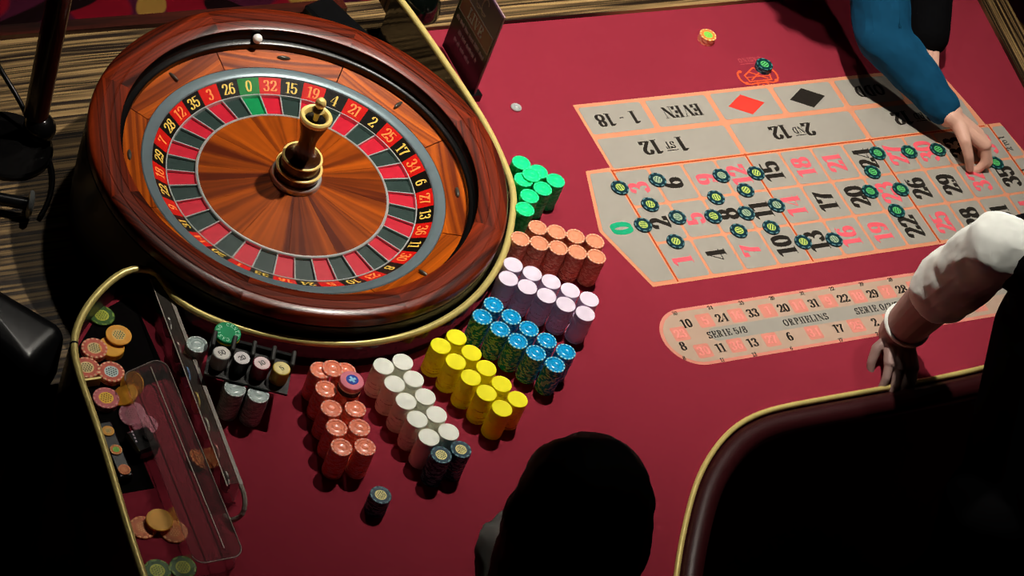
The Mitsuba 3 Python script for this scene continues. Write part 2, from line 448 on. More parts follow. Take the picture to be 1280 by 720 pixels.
put("brass_trim", mikit.ply(tube(np.c_[AB, np.full(len(AB), 0.059)], 0.0070, 14), "brass", smooth=True), TB, "pale brass strip on the raised edge")
put("brass_trim", mikit.ply(tube(np.c_[PC, np.full(len(PC), 0.004)], 0.0055, 14), "brass", smooth=True), TB, "brass strip round the dealer cutout")
pc_out = np.c_[PC, np.full(len(PC), -0.012)]
nrm = np.gradient(PC, axis=0)
nrm = np.c_[nrm[:, 1], -nrm[:, 0]] / np.linalg.norm(nrm, axis=1, keepdims=True)
pc_out[:, :2] += nrm * 0.028
put("leather_edge", mikit.ply(tube(pc_out, 0.024, 14), "leather_red", smooth=60), TB, "dark red padded leather edge of the dealer cutout")
body_area = felt_area.buffer(-0.02).union(far_rail.buffer(-0.02)).union(side_rail.buffer(-0.01)).union(ledge_area.buffer(-0.004))
low = body_area.difference(sbox(-1.6, 0.0, -0.2, 1.2))
put("table_body", mikit.ply(cat(prism(low.buffer(0), -0.9, -0.03), prism(ledge_area.buffer(-0.01), -0.9, LEDGE - 0.03)), "black_matte"), TB, "black cabinet under the felt")
# brass joint on the trim and the little brass bar beside it
put("trim_joint", mikit.ply(tube([(-1.2595, 0.013, 0.059), (-1.2603, 0.009, 0.059)], 0.0076, 12), "black_matte"), TB)

# ---------------------------------------- printed layout
CA, CB = 0.0826, 0.0998          # one number cell along x, along y
BL = put("betting_layout", mikit.ply(prism(Polygon([(-0.72 * CA, 3.1 * CB), (0, 3.12 * CB), (0, 4.93 * CB), (11.62 * CA, 4.93 * CB), (11.86 * CA, 3.62 * CB), (11.93 * CA, 3.06 * CB), (12.43 * CA, 3.06 * CB), (12.56 * CA, 2.0 * CB),
                                                    (12.56 * CA, -0.06 * CB), (-0.74 * CA, -0.06 * CB), (-1.3 * CA, 1.5 * CB)]), 0.0, 0.0004), "print_peach"), TB, "pale grey betting layout printed with peach borders")


def printed(name, mesh, m, parent=BL, label=None):
    return put(name, mikit.ply(mesh, m), parent, label)


def cell(poly, inset=0.0034, r=0.006):
    printed("cell", prism(poly.buffer(-inset - r).buffer(r, 4), 0.0003, 0.0007), "print_grey")


for i in range(12):
    for j in range(3):
        cell(sbox(i * CA, j * CB, (i + 1) * CA, (j + 1) * CB))
cell(Polygon([(-0.70 * CA, 3.06 * CB), (0, 3.06 * CB), (0, 0), (-0.72 * CA, 0), (-1.26 * CA, 1.5 * CB)]), 0.005)
for i in range(3):
    cell(sbox(4 * i * CA, 3 * CB, min(4 * (i + 1), 11.8) * CA, 3.98 * CB), 0.007)
for i in range(6):
    x1 = [2, 4, 6, 8, 10, 11.6][i]
    cell(sbox(2 * i * CA, 3.98 * CB, x1 * CA, 4.9 * CB), 0.007)
for j in range(3):
    cell(sbox(12 * CA, j * CB, 12.5 * CA, (j + 1) * CB), 0.004)
for x in (0, 4, 8, 12):
    printed("rust_line", box(x * CA - 0.0014, x * CA + 0.0014, -0.02 * CB, 3.06 * CB, 0.0003, 0.001), "print_rust")
printed("rust_line", box(0, 11.85 * CA, 3.02 * CB - 0.0014, 3.02 * CB + 0.0014, 0.0003, 0.001), "print_rust")
REDS = {1, 3, 5, 7, 9, 12, 14, 16, 18, 19, 21, 23, 25, 27, 30, 32, 34, 36}
for n in range(1, 37):
    i, j = (n - 1) // 3, (n - 1) % 3
    red = n in REDS
    printed("number", flat(word(str(n), 0.047, 0.235, 0.03), ((i + 0.5 - 0.04) * CA, (j + 0.5) * CB, 0.0007), (0, 1)), "ink_pink" if red else "ink_black", label=f"{'pink' if red else 'black'} number {n}")
printed("number", flat(word("0", 0.05, 0.25), (-0.66 * CA, 1.5 * CB, 0.0007), (0, 1)), "ink_green", label="green number 0")
for t, x, y, h in (("1 - 18", 1.0, 4.41, 0.036), ("EVEN", 2.98, 4.43, 0.033), ("ODD", 9.0, 4.43, 0.033), ("19 - 36", 10.8, 4.41, 0.033)):
    printed("lettering", flat(word(t, h, 0.20, 0.03), (x * CA, y * CB, 0.0007), (-1, 0)), "ink_black", label=f"black lettering {t}")
for k, (a, b) in enumerate((("1", "ST"), ("2", "ND"), ("3", "RD"))):
    x = (1.83 + 3.98 * k) * CA
    y = 3.53 * CB
    mm = cat(flat(word(a, 0.040, 0.22), (x + 0.045, y, 0.0007), (-1, 0)), flat(word(b, 0.019, 0.15), (x + 0.017, y, 0.0007), (-1, 0)),
             flat(sbox(-0.014, -0.001, 0.014, 0.001), (x + 0.017, y - 0.0145, 0.0007), (-1, 0)), flat(word("12", 0.040, 0.22), (x - 0.031, y, 0.0007), (-1, 0)))
    printed("lettering", mm, "ink_black", label=f"black lettering {a}{b} 12")
for x, mk, l in ((4.98, "ink_red", "red diamond"), (6.94, "ink_black", "black diamond")):
    printed("diamond", prism(Polygon([(x * CA - 0.047, 4.42 * CB), (x * CA, 4.42 * CB - 0.030), (x * CA + 0.047, 4.42 * CB), (x * CA, 4.42 * CB + 0.030)]), 0.0006, 0.0011), mk, label=l)
for j in range(3):
    printed("lettering", cat(flat(word("2", 0.018), (12.12 * CA, (j + 0.26) * CB, 0.0007), (0, 1)), flat(word("TO", 0.012), (12.14 * CA, (j + 0.45) * CB, 0.0007), (0, 1)), flat(word("1", 0.018), (12.12 * CA, (j + 0.62) * CB, 0.0007), (0, 1))), "ink_black", label="small lettering 2 TO 1")

# racetrack
track = LineString([(-0.036, -0.1395), (0.98, -0.1395)]).buffer(0.071, 24)
RT = put("racetrack_layout", mikit.ply(prism(track, 0.0, 0.0004), "print_pink"), TB, "pink racetrack layout with rounded end and small numbers")
printed("inner_panel", prism(track.buffer(-0.0075), 0.0003, 0.0005), "print_sand", RT)
printed("centre_band", prism(LineString([(0.015, -0.1425), (0.93, -0.1425)]).buffer(0.0165, 8), 0.0004, 0.0006), "print_grey", RT)
WHEEL = [0, 32, 15, 19, 4, 21, 2, 25, 17, 34, 6, 27, 13, 36, 11, 30, 8, 23, 10, 5, 24, 16, 33, 1, 20, 14, 31, 9, 22, 18, 29, 7, 28, 12, 35, 3, 26]


def track_number(n, x, y, sy, tilt=0.0):
    red = n in REDS or n == 0
    if red:
        printed("cell", prism(sbox(x - 0.0135, y - 0.013, x + 0.0135, y + 0.013).buffer(0.004, 3), 0.0004, 0.0006), "print_pink", RT)
    printed("number", flat(word(str(n), 0.021, 0.19, 0.03), (x, y, 0.0007), (math.cos(tilt), math.sin(tilt))), "ink_pale_pink" if red else "ink_black", RT, f"{'pale pink' if red else 'black'} number {n}")
    if not red:
        printed("small_number", flat(word(str(n), 0.0095, 0.15), (x - 0.012, y + sy * 0.0285, 0.0007), (1, 0)), "ink_black", RT)


top = [10, 5, 24, 16, 33, 1, 20, 14, 31, 9, 22, 18, 29, 7, 28, 12, 35, 3, 26]
for k, n in enumerate(top):
    if n == 5:
        continue
    track_number(n, -0.036 + (0.083 * k / 2 if k < 3 else 0.083 + 0.0743 * (k - 2) / 2), -0.106, 1)
track_number(5, 0.008, -0.106, 1)
track_number(23, -0.062, -0.128, 1)
for n, x in ((8, -0.072), (30, -0.034), (11, 0.006), (36, 0.043), (13, 0.082), (27, 0.126), (6, 0.170), (34, 0.230), (17, 0.291), (25, 0.335), (2, 0.381), (21, 0.425), (4, 0.47), (19, 0.515), (15, 0.56), (32, 0.605), (0, 0.65)):
    track_number(n, x, -0.158 if n == 8 else -0.1765, -1)
for t, x in (("SERIE 5/8", 0.040), ("ORPHELINS", 0.229), ("SERIE 0/2/3", 0.408)):
    printed("lettering", flat(word(t, 0.0165, 0.15, 0.07), (x, -0.1425, 0.0007), (1, 0)), "ink_black", RT, f"small lettering {t}")

# the crest printed upside down on the felt, its name above it
shield = Polygon([(-0.030, -0.020), (0.030, -0.020), (0.034, 0.004), (0.0, 0.030), (-0.034, 0.004)])
cr = [shield.exterior.buffer(0.0022), LineString([(-0.022, -0.014), (0.018, 0.016)]).buffer(0.002), LineString([(0.022, -0.014), (-0.018, 0.016)]).buffer(0.002), LineString([(-0.03, -0.004), (0.03, -0.004)]).buffer(0.0014)]
for s in (-1, 1):
    cr += [LineString(E(s * 0.042, -0.002, 0.010, 0.022, 90, 270 if s < 0 else -90)).buffer(0.0026), Point(s * 0.040, 0.020).buffer(0.005), Point(s * 0.040, -0.024).buffer(0.004), LineString([(s * 0.012, -0.026), (s * 0.030, -0.031), (s * 0.044, -0.027)]).buffer(0.0026)]
cr += [LineString([(-0.016, -0.028), (0.016, -0.028)]).buffer(0.003)] + [Point(x, -0.034 - 0.003 * (x == 0)).buffer(0.0034) for x in (-0.014, 0, 0.014)]
from shapely import affinity
crest = affinity.rotate(affinity.scale(unary_union(cr), 0.95, 0.8, origin=(0, 0)), 0, origin=(0, 0))
put("printed_crest", mikit.ply(flat(crest, (0.486, 0.522, 0.0), (1, 0), 0.0005), "ink_crest"), TB, "orange coat of arms printed on the felt")
put("printed_name", mikit.ply(cat(flat(word("CASINO", 0.0135, 0.14, 0.1), (0.492, 0.571, 0.0), (-1, 0), 0.0005), flat(sbox(-0.03, -0.0008, 0.03, 0.0008), (0.492, 0.559, 0), (1, 0), 0.0005)), "ink_faint"), TB, "faint lettering beside the printed crest")

# ------------------------------------------------------------------ roulette wheel
WH = thing("roulette_wheel", "large wooden roulette wheel with numbered pockets and a gold turret", "roulette wheel")
W3 = (WC[0], WC[1], 0.0)
RO = 0.4035
put("bowl", mikit.ply(lathe([(0.0, LEDGE), (0.395, LEDGE), (0.4, LEDGE + 0.012), (0.4035, -0.02), (0.4035, 0.088), (0.398, 0.094), (0.352, 0.094), (0.352, 0.02), (0.30, 0.004), (0.0, 0.0)], 120, W3), "bowl_black", smooth=True), WH, "glossy black outside of the wheel bowl")
J0 = 97.0
RIM = [(RO, 0.092), (RO + 0.001, 0.106), (RO - 0.002, 0.1125), (RO - 0.007, 0.1165), (0.385, 0.1178), (0.384, 0.1168), (0.3825, 0.1168), (0.3815, 0.1178), (0.3655, 0.1172), (0.3645, 0.1160), (0.363, 0.1160), (0.362, 0.1168), (0.350, 0.1146), (0.3440, 0.1120), (0.3437, 0.1100), (0.352, 0.106)]


def chord_uv(m, a0, a1, off):
    a = (a0 + a1) / 2
    d = m.vertices[:, :2] - WC
    across = d @ V(math.cos(a), math.sin(a))
    along = d @ V(-math.sin(a), math.cos(a))
    return np.stack([along + off * 1.7, across + off * 0.31], 1)


for k in range(8):
    a0, a1 = math.radians(J0 + 45 * k), math.radians(J0 + 45 * (k + 1))
    m = sector(RIM, a0, a1, 18, W3)
    put("rim_segment", mikit.ply(m, "wood_rim", smooth=True, uv=chord_uv(m, a0, a1, k)), WH)
put("ball_track", mikit.ply(lathe([(0.3437, 0.1104), (0.3470, 0.102), (0.3475, 0.090), (0.345, 0.0845), (0.336, 0.0825), (0.333, 0.080), (0.3335, 0.066)], 120, W3), "black_track", smooth=True), WH, "black ball track groove")
APR = [(0.3425, 0.0700), (0.338, 0.0685), (0.300, 0.0575), (0.295, 0.056), (0.295, 0.045), (0.3425, 0.055)]
for k in range(8):
    a0, a1 = math.radians(J0 + 45 * k + 0.18), math.radians(J0 + 45 * (k + 1) - 0.18)
    m = sector(APR, a0, a1, 16, W3)
    put("apron_panel", mikit.ply(m, "wood_apron", smooth=True, uv=chord_uv(m, a0, a1, k + 11)), WH)
for k in range(8):
    az = math.radians(73 + 45 * k)
    tang = k % 2 == 0
    d = trimesh.creation.icosphere(1)
    d.vertices *= [0.0045, 0.014, 0.005] if tang else [0.014, 0.0042, 0.005]
    R = trimesh.transformations.rotation_matrix(az, [0, 0, 1])
    R[:3, 3] = [WC[0] + 0.318 * math.cos(az), WC[1] + 0.318 * math.sin(az), 0.0635]
    d.apply_transform(R)
    put("ball_deflector", mikit.ply(d, "dark_steel", smooth=True), WH)
put("rotor_ring", mikit.ply(lathe([(0.2945, 0.046), (0.2945, 0.0555), (0.2925, 0.0572), (0.280, 0.0562), (0.2735, 0.0530), (0.2722, 0.0500)], 120, W3), "steel", smooth=True), WH, "brushed steel outer ring of the rotor")
put("rotor_ring", mikit.ply(lathe([(0.2445, 0.0305), (0.2438, 0.0335), (0.2415, 0.0335), (0.2408, 0.030), (0.2408, 0.024)], 120, W3), "chrome", smooth=True), WH, "thin chrome ring inside the numbers")
put("rotor_ring", mikit.ply(lathe([(0.1885, 0.026), (0.1880, 0.0345), (0.1862, 0.0362), (0.1835, 0.0365), (0.1825, 0.035)], 120, W3), "chrome", smooth=True), WH, "thin chrome ring around the cone")
SP = 2 * math.pi / 37
for i, n in enumerate(WHEEL):
    az = math.radians(88.8) - SP * i
    col = "green" if n == 0 else "red" if n in REDS else "black"
    r0, z0, r1, z1 = 0.2445, 0.0325, 0.2725, 0.0505
    pad = sector([(r0, z0), (r1, z1), (r1, z1 - 0.006), (r0, z0 - 0.006)], az - SP / 2 + 0.0006, az + SP / 2 - 0.0006, 4, W3)
    pk = put("number_pad", mikit.ply(pad, f"pad_{col}"), WH, f"{col} number pad {n}")
    g = word(str(n), 0.0225, 0.17)
    w = prism(g, 0, 0.0005)
    rm, zm = (r0 + r1) / 2, (z0 + z1) / 2
    sl = math.atan2(z1 - z0, r1 - r0)
    X, Y, Z = w.vertices.T
    rr = rm + Y * math.cos(sl) - (Z + 0.0001) * math.sin(sl)
    aa = az - X / rm
    w.vertices = np.stack([WC[0] + rr * np.cos(aa), WC[1] + rr * np.sin(aa), zm + Y * math.sin(sl) + (Z + 0.0001) * math.cos(sl)], 1)
    put("number", mikit.ply(w, "red_ink_wheel" if col == "red" else "gold_ink"), pk, f"gold number {n}")
    m = sector([(0.1885, 0.0285), (0.2410, 0.0255), (0.2410, 0.021), (0.1885, 0.022)], az - SP / 2 + 0.004, az + SP / 2 - 0.004, 3, W3)
    put("pocket", mikit.ply(m, f"pocket_{col}"), WH, f"{col} pocket")
    m = sector([(0.1885, 0.0335), (0.2410, 0.0315), (0.2410, 0.022), (0.1885, 0.022)], az + SP / 2 - 0.0058, az + SP / 2 + 0.0058, 1, W3)
    put("pocket_divider", mikit.ply(m, "chrome"), WH)
NW = 12
cone_z = [(0.183, 0.0350), (0.15, 0.0395), (0.10, 0.0462), (0.06, 0.0522), (0.030, 0.0560)]
for k in range(NW):
    a0, a1 = 2 * math.pi * k / NW + 0.1, 2 * math.pi * (k + 1) / NW + 0.1
    m = sector(cone_z + [(0.030, 0.045), (0.183, 0.028)], a0 + 0.002, a1 - 0.002, 5, W3)
    dv = m.vertices[:, :2] - WC
    am = (a0 + a1) / 2
    da = (np.arctan2(dv[:, 1], dv[:, 0]) - am + math.pi) % (2 * math.pi) - math.pi
    uv = np.stack([np.linalg.norm(dv, axis=1) + 1.7 * k, da * 0.16 + k * 0.37], 1)
    put("cone_wedge", mikit.ply(m, "wood_cone", smooth=True, uv=uv), WH)
TU = put("turret", mikit.ply(lathe([(0.0, 0.066), (0.042, 0.066), (0.0425, 0.0815), (0.0415, 0.0855), (0.037, 0.087), (0.0362, 0.108), (0.035, 0.112), (0.027, 0.116), (0.020, 0.124), (0.0165, 0.140), (0.0165, 0.158), (0.020, 0.176), (0.026, 0.196), (0.0285, 0.210)], 64, W3), "turret_brown", smooth=True), WH, "dark turned turret with gold rings")


def ring(r, z, t, seg=64):
    return lathe([(r + t * math.cos(a), z + t * math.sin(a)) for a in np.linspace(0, 2 * math.pi, 13)], seg, W3, 80)


put("base_ring", mikit.ply(lathe([(0.0495, 0.050), (0.0495, 0.062), (0.0470, 0.066), (0.040, 0.066)], 64, W3), "chrome", smooth=True), TU)
put("gold_ring", mikit.ply(ring(0.0425, 0.0845, 0.0030), "gold", smooth=True), TU)
put("gold_ring", mikit.ply(ring(0.0365, 0.1105, 0.0028), "gold", smooth=True), TU)
put("gold_cup", mikit.ply(lathe([(0.0275, 0.206), (0.0305, 0.212), (0.031, 0.217), (0.029, 0.2205), (0.0235, 0.2195), (0.0205, 0.215), (0.0195, 0.208)], 64, W3), "gold", smooth=True), TU)
put("cup_floor", mikit.ply(lathe([(0.0, 0.209), (0.0205, 0.209)], 32, W3), "black_track"), TU)
put("finial", mikit.ply(lathe([(0.005, 0.209), (0.0055, 0.226), (0.0105, 0.230), (0.0125, 0.234), (0.0105, 0.2375), (0.0065, 0.240), (0.0085, 0.244), (0.0105, 0.250), (0.0095, 0.2565), (0.0055, 0.261), (0.0, 0.262)], 32, W3), "gold", smooth=True), TU)
b = trimesh.creation.icosphere(3, 0.0098)
az = math.radians(83.0)
b.apply_translation((WC[0] + 0.3365 * math.cos(az), WC[1] + 0.3365 * math.sin(az), 0.0930))
put("roulette_ball", mikit.ply(b, "white_ball", smooth=True))
tag("roulette_ball", "small white ball in the black track at the top of the wheel", "ball")

# ------------------------------------------------------------------ casino chips
CR, CH = 0.0192, 0.0034


def colored(m, c):
    c = np.asarray(c, float)
    return m, (np.repeat(c[None], len(m.vertices), 0) if c.ndim == 1 else c)


def side_chip(body, spot, nspot, seg=24, caps=True):
    """A plain chip of a stack, its edge with nspot light blocks; unshared vertices carry the colours."""
    th = np.linspace(0, 2 * math.pi, seg + 1)
    prof = [(CR - 0.00008, 0.00003), (CR, 0.00035), (CR, CH - 0.00035), (CR - 0.00008, CH - 0.00003)]
    v, f, c = [], [], []
    for j in range(seg):
        light = spot is not None and nspot and (j * nspot * 2 // seg) % 2 == 0
        for i in range(3):
            q = [(prof[i], th[j]), (prof[i], th[j + 1]), (prof[i + 1], th[j + 1]), (prof[i + 1], th[j])]
            n = len(v)
            v += [(p[0] * math.cos(a), p[0] * math.sin(a), p[1]) for p, a in q]
            f += [(n, n + 1, n + 2), (n, n + 2, n + 3)]
            c += [spot if light and i == 1 else body] * 4
        if caps:
            for (r, z), s in ((prof[3], 1), (prof[0], -1)):
                n = len(v)
                v += [(0, 0, z), (r * math.cos(th[j]), r * math.sin(th[j]), z), (r * math.cos(th[j + 1]), r * math.sin(th[j + 1]), z)]
                f += [(n, n + 1, n + 2)] if s > 0 else [(n, n + 2, n + 1)]
                c += [body] * 3
    return trimesh.Trimesh(np.array(v), np.array(f), process=False), np.array(c)


def top_chip_parts(style):
    """The four pieces of a chip seen from above: body, edge spots, inlay, pattern on the inlay (each a ply dict)."""
    body, spot, ns, inlay, pat, kind = style
    seg = 40
    out = {}
    ri = CR * (0.72 if kind == "dish" else 0.55 if kind == "grid" else 0.56 if kind == "bars" else 0.9)
    dz = 0.0007 if kind == "dish" else 0.00025
    b = lathe([(0.0, 0.00004), (CR - 0.0005, 0.00004), (CR, 0.0006), (CR, CH - 0.0006), (CR - 0.0006, CH), (ri + 0.0006, CH), (ri, CH - dz)], seg, (0, 0, 0))
    m, c = colored(b, body)
    out["body"] = mikit.ply(m, "chip_plastic", smooth=True, color=c)
    if ns:
        pieces = []
        for k in range(ns):
            a, w = 2 * math.pi * k / ns, 0.5 * math.pi / ns * 1.05
            r0 = CR * (0.86 if kind not in ("grid", "bars") else 0.84)
            pieces.append(sector([(r0, CH - 0.0001), (r0, CH + 0.00012), (CR - 0.0005, CH + 0.00012), (CR + 0.00012, CH - 0.0006), (CR + 0.00012, 0.0006), (CR - 0.0006, 0.0006)], a - w, a + w, 1))
        m, c = colored(cat(*pieces), spot)
        out["edge_spots"] = mikit.ply(m, "chip_plastic", color=c)
    if kind == "dish":
        m, c = colored(lathe([(ri, CH - dz), (ri * 0.72, CH - dz), (ri * 0.62, CH - 0.0003), (ri * 0.5, CH + 0.0001), (ri * 0.38, CH - 0.0003), (ri * 0.28, CH - dz), (0.0, CH - dz)], seg), inlay)
    else:
        m, c = colored(lathe([(ri, CH - dz), (0.0, CH - dz)], seg), inlay)
    out["inlay"] = mikit.ply(m, "chip_gloss" if kind == "dish" else "chip_plastic", smooth=True, color=c)
    if kind == "grid" and pat is not None:
        g = []
        s = ri * 0.36
        for i in range(-2, 3):
            for j in range(-2, 3):
                x, y = (i + 0.5 * (j % 2)) * s, j * s * 0.87
                if x * x + y * y < (ri * 0.86) ** 2:
                    g.append(Point(x, y).buffer(s * 0.30, 2))
        m, c = colored(prism(unary_union(g), CH - dz - 0.0001, CH - dz + 0.00018), pat)
        out["inlay_pattern"] = mikit.ply(m, "chip_plastic", color=c)
    if kind == "bars":
        g = [sbox(x - ri * 0.09, -ri * h, x + ri * 0.09, ri * h) for x, h in ((-ri * 0.5, 0.55), (0, 0.72), (ri * 0.5, 0.55))] + [Point(0, 0).buffer(ri).difference(Point(0, 0).buffer(ri * 0.9))]
        m, c = colored(prism(unary_union(g), CH - dz - 0.0001, CH - dz + 0.00018), pat)
        out["inlay_pattern"] = mikit.ply(m, "chip_plastic", color=c)
    return out


def L(*c):
    return lin(*c)


WHT = L(226, 226, 214)
STYLE = {  # body, edge spots, how many, inlay, pattern, kind of face
    "yellow": (L(255, 244, 10), None, 0, L(255, 246, 10), None, "flat"),
    "white": (L(246, 248, 234), None, 0, L(248, 250, 238), None, "flat"),
    "lavender": (L(222, 208, 226), None, 0, L(228, 214, 232), None, "flat"),
    "orange": (L(244, 130, 98), L(246, 186, 164), 12, L(248, 136, 102), None, "dish"),
    "blue": (L(0, 140, 196), L(150, 214, 222), 14, L(0, 152, 214), None, "dish"),
    "tan": (L(212, 134, 102), L(232, 182, 150), 14, L(220, 142, 108), None, "dish"),
    "green": (L(22, 214, 130), L(64, 236, 164), 12, L(26, 224, 138), None, "dish"),
    "grey": (L(164, 180, 176), L(200, 212, 206), 12, L(168, 186, 182), None, "dish"),
    "navy": (L(18, 58, 76), L(88, 134, 142), 10, L(226, 214, 140), L(16, 46, 52), "grid"),
    "layout": (L(14, 44, 54), L(84, 126, 132), 8, L(170, 186, 92), L(40, 84, 60), "bars"),
    "layout_b": (L(10, 50, 52), L(64, 116, 116), 8, L(86, 178, 100), L(22, 78, 56), "bars"),
    "layout_c": (L(14, 44, 54), L(84, 126, 132), 8, L(150, 168, 140), L(40, 78, 66), "bars"),
    "salmon": (L(214, 104, 84), L(242, 190, 150), 16, L(232, 206, 146), L(52, 52, 34), "grid"),
    "salmon_teal": (L(214, 104, 84), L(242, 190, 150), 16, L(198, 212, 206), L(34, 50, 60), "grid"),
    "rose": (L(206, 106, 110), L(226, 150, 140), 16, L(248, 200, 64), L(120, 60, 22), "grid"),
    "pink": (L(206, 120, 140), L(226, 156, 170), 12, L(198, 126, 138), L(170, 96, 110), "grid"),
    "amber": (L(238, 168, 66), None, 0, L(240, 196, 112), L(14, 84, 88), "grid"),
    "amber_plain": (L(234, 164, 54), None, 0, L(238, 172, 60), None, "flat"),
    "orange_yellow": (L(228, 126, 60), L(242, 214, 150), 12, L(150, 220, 90), L(60, 150, 60), "grid"),
    "lime": (L(60, 96, 40), L(120, 150, 60), 8, L(190, 196, 70), L(60, 90, 40), "grid"),
    "copper": (L(212, 112, 62), L(244, 170, 110), 14, L(222, 130, 76), L(240, 176, 110), "grid"),
}
PARTS, LOW = {}, {}
BIG = {"salmon", "salmon_teal", "rose", "pink", "amber", "amber_plain", "copper", "lime"}
count_low = 0


def pose(x, y, z, rot=0.0, tilt=0.0, tdir=0.0):
    t = T().translate([x, y, z])
    if tilt:
        t = t.rotate([-math.sin(math.radians(tdir)), math.cos(math.radians(tdir)), 0], tilt)
    return t.rotate([0, 0, 1], rot)


def chip(style, x, y, z, label, group=None, rot=None, tilt=0.0, tdir=0.0):
    big = 1.2 if style in BIG else 1.0
    if style not in PARTS:
        PARTS[style] = top_chip_parts(STYLE[style])
    key = thing("casino_chip", label, "casino chip", group)
    to = pose(x, y, z, random.uniform(0, 360) if rot is None else rot, tilt, tdir)
    for n, p in PARTS[style].items():
        scene[f"{key}__{n}"] = {**p, "to_world": to @ T().scale([big, big, 1])}
    return key


def low_chip(style, x, y, z, label, group):
    if style not in LOW:
        s = STYLE[style]
        LOW[style] = mikit.ply(*[side_chip(s[0], s[1], s[2] // 2)[0]], "chip_plastic", color=side_chip(s[0], s[1], s[2] // 2)[1])
    key = thing("casino_chip", label, "casino chip", group)
    scene[key] = {**LOW[style], "to_world": pose(x, y, z, random.uniform(0, 360))}
    return key


REST = {}


def stack(style, x, y, n, top_label, singles=False, low_label=None, low_group=None, rest=None, top_style=None, z=0.0):
    """n chips, the top one with all its parts; the lower ones singly, or gathered into the colour's one mesh of lower chips."""
    for k in range(n - 1):
        jx, jy = RNG.normal(0, 0.00035, 2)
        if singles:
            low_chip(style, x + jx, y + jy, z + k * CH, low_label, low_group)
        else:
            s = STYLE[style]
            m, c = side_chip(s[0], s[1], s[2] // 2, 20, caps=False)
            m.apply_transform(trimesh.transformations.rotation_matrix(random.uniform(0, 6.28), [0, 0, 1]))
            if style in BIG:
                m.apply_scale((1.2, 1.2, 1))
            m.apply_translation((x + jx, y + jy, z + k * CH))
            REST.setdefault(rest or style, []).append((m, c))
    return chip(top_style or style, x, y, z + (n - 1) * CH, top_label)


NTH = ["first", "second", "third", "fourth", "fifth", "sixth", "seventh"]


def bank(style, name, cols, front, where):
    """Two columns of 20-chip stacks running away from the wheel; front: how many stacks at the far end are built chip by chip."""
    for cname, pts in cols:
        for k, (x, y) in enumerate(pts):
            last = k == len(pts) - 1 and cname in ("left", "near")
            stack(style, x, y, 20, f"{name} chip topping the {NTH[k]} stack from the wheel, {cname} {name} column", last, f"{name} chip in the side of the last stack, {cname} {name} column", f"lower {name} chips of the {cname} end stack")


# (first stack of each column is the one next to the wheel edge)
bank("yellow", "yellow", [("left", [(-0.605, -0.118), (-0.592, -0.158), (-0.579, -0.198), (-0.565, -0.237), (-0.551, -0.276)]), ("right", [(-0.566, -0.104), (-0.553, -0.144), (-0.540, -0.183), (-0.527, -0.223), (-0.512, -0.262)])], 1, "yellow stacks")
bank("white", "white", [("left", [(-0.732, -0.143), (-0.728, -0.185), (-0.723, -0.226), (-0.719, -0.268), (-0.714, -0.310)]), ("right", [(-0.692, -0.140), (-0.688, -0.181), (-0.683, -0.223), (-0.679, -0.265), (-0.673, -0.306)])], 1, "white stacks")
bank("orange", "orange", [("left", [(-0.851, -0.130), (-0.858, -0.172), (-0.865, -0.215), (-0.872, -0.257), (-0.880, -0.299)]), ("right", [(-0.806, -0.140), (-0.815, -0.182), (-0.822, -0.224), (-0.831, -0.265), (-0.838, -0.307)])], 1, "orange stacks")
bank("blue", "blue", [("left", [(-0.495, -0.067), (-0.473, -0.101), (-0.451, -0.134), (-0.428, -0.167), (-0.403, -0.200)]), ("right", [(-0.460, -0.043), (-0.438, -0.077), (-0.416, -0.110), (-0.393, -0.143), (-0.368, -0.175)])], 1, "blue stacks")
bank("lavender", "lavender", [("near", [(-0.402, 0.013), (-0.373, -0.013), (-0.344, -0.040), (-0.315, -0.067), (-0.286, -0.095)]), ("far", [(-0.377, 0.044), (-0.348, 0.017), (-0.319, -0.009), (-0.290, -0.036), (-0.261, -0.063)])], 1, "lavender stacks")
bank("tan", "tan", [("near", [(-0.3325, 0.1040), (-0.2985, 0.0870), (-0.2645, 0.0700), (-0.2300, 0.0530), (-0.1955, 0.0360)]), ("far", [(-0.2835, 0.1260), (-0.2495, 0.1090), (-0.2150, 0.0920), (-0.1800, 0.0740)])], 1, "tan stacks")
for k, (x, y, w) in enumerate([(-0.2405, 0.2940, "back stack next to the brass edge"), (-0.2145, 0.2660, "middle stack of the back row"), (-0.189, 0.238, "back stack furthest from the wheel"), (-0.2565, 0.2500, "middle stack next to the brass edge"), (-0.2265, 0.2215, "middle stack nearest the tan chips"),
                                (-0.2635, 0.2065, "front stack of the row by the tan chips"), (-0.2885, 0.1755, "stack at the front corner beside the brass edge")]):
    stack("green", x, y, 20, f"mint green chip on {w}", k == 2, "mint green chip in the side of the stacks facing the tan chips", "lower mint green chips")
# loose chips lying on the green and orange stacks
chip("green", -0.2360, 0.2570, 20 * CH, "mint green chip lying loose across the tops of the green stacks")
chip("orange", -0.829, -0.133, 20 * CH, "loose orange chip overlapping the two orange stacks next to the wheel")
for k, (x, y, w) in enumerate([(-0.708, -0.351, "left"), (-0.667, -0.347, "right")]):
    stack("navy", x, y, 20, f"navy chip topping the {w} dark stack beyond the white stacks", k == 0, "navy chip in the side of the left dark stack beyond the white stacks", "lower navy chips of the left dark stack")
stack("navy", -0.836, -0.392, 12, "navy chip topping the lone dark stack on the open felt near the bottom", True, "navy chip in the side of the lone dark stack near the bottom", "lower chips of the lone dark stack")
stack("salmon", 0.414, 0.641, 5, "orange and green chip on the short striped stack near the far armrest", True, "striped chip under the top of the short stack near the far armrest", "lower chips of the short striped stack", top_style="orange_yellow")
stack("navy", 0.510, 0.541, 4, "dark chip with bright green centre on the short stack over the printed crest", True, "dark chip under the top of the short stack on the printed crest", "lower chips of the stack on the crest", top_style="layout_b")
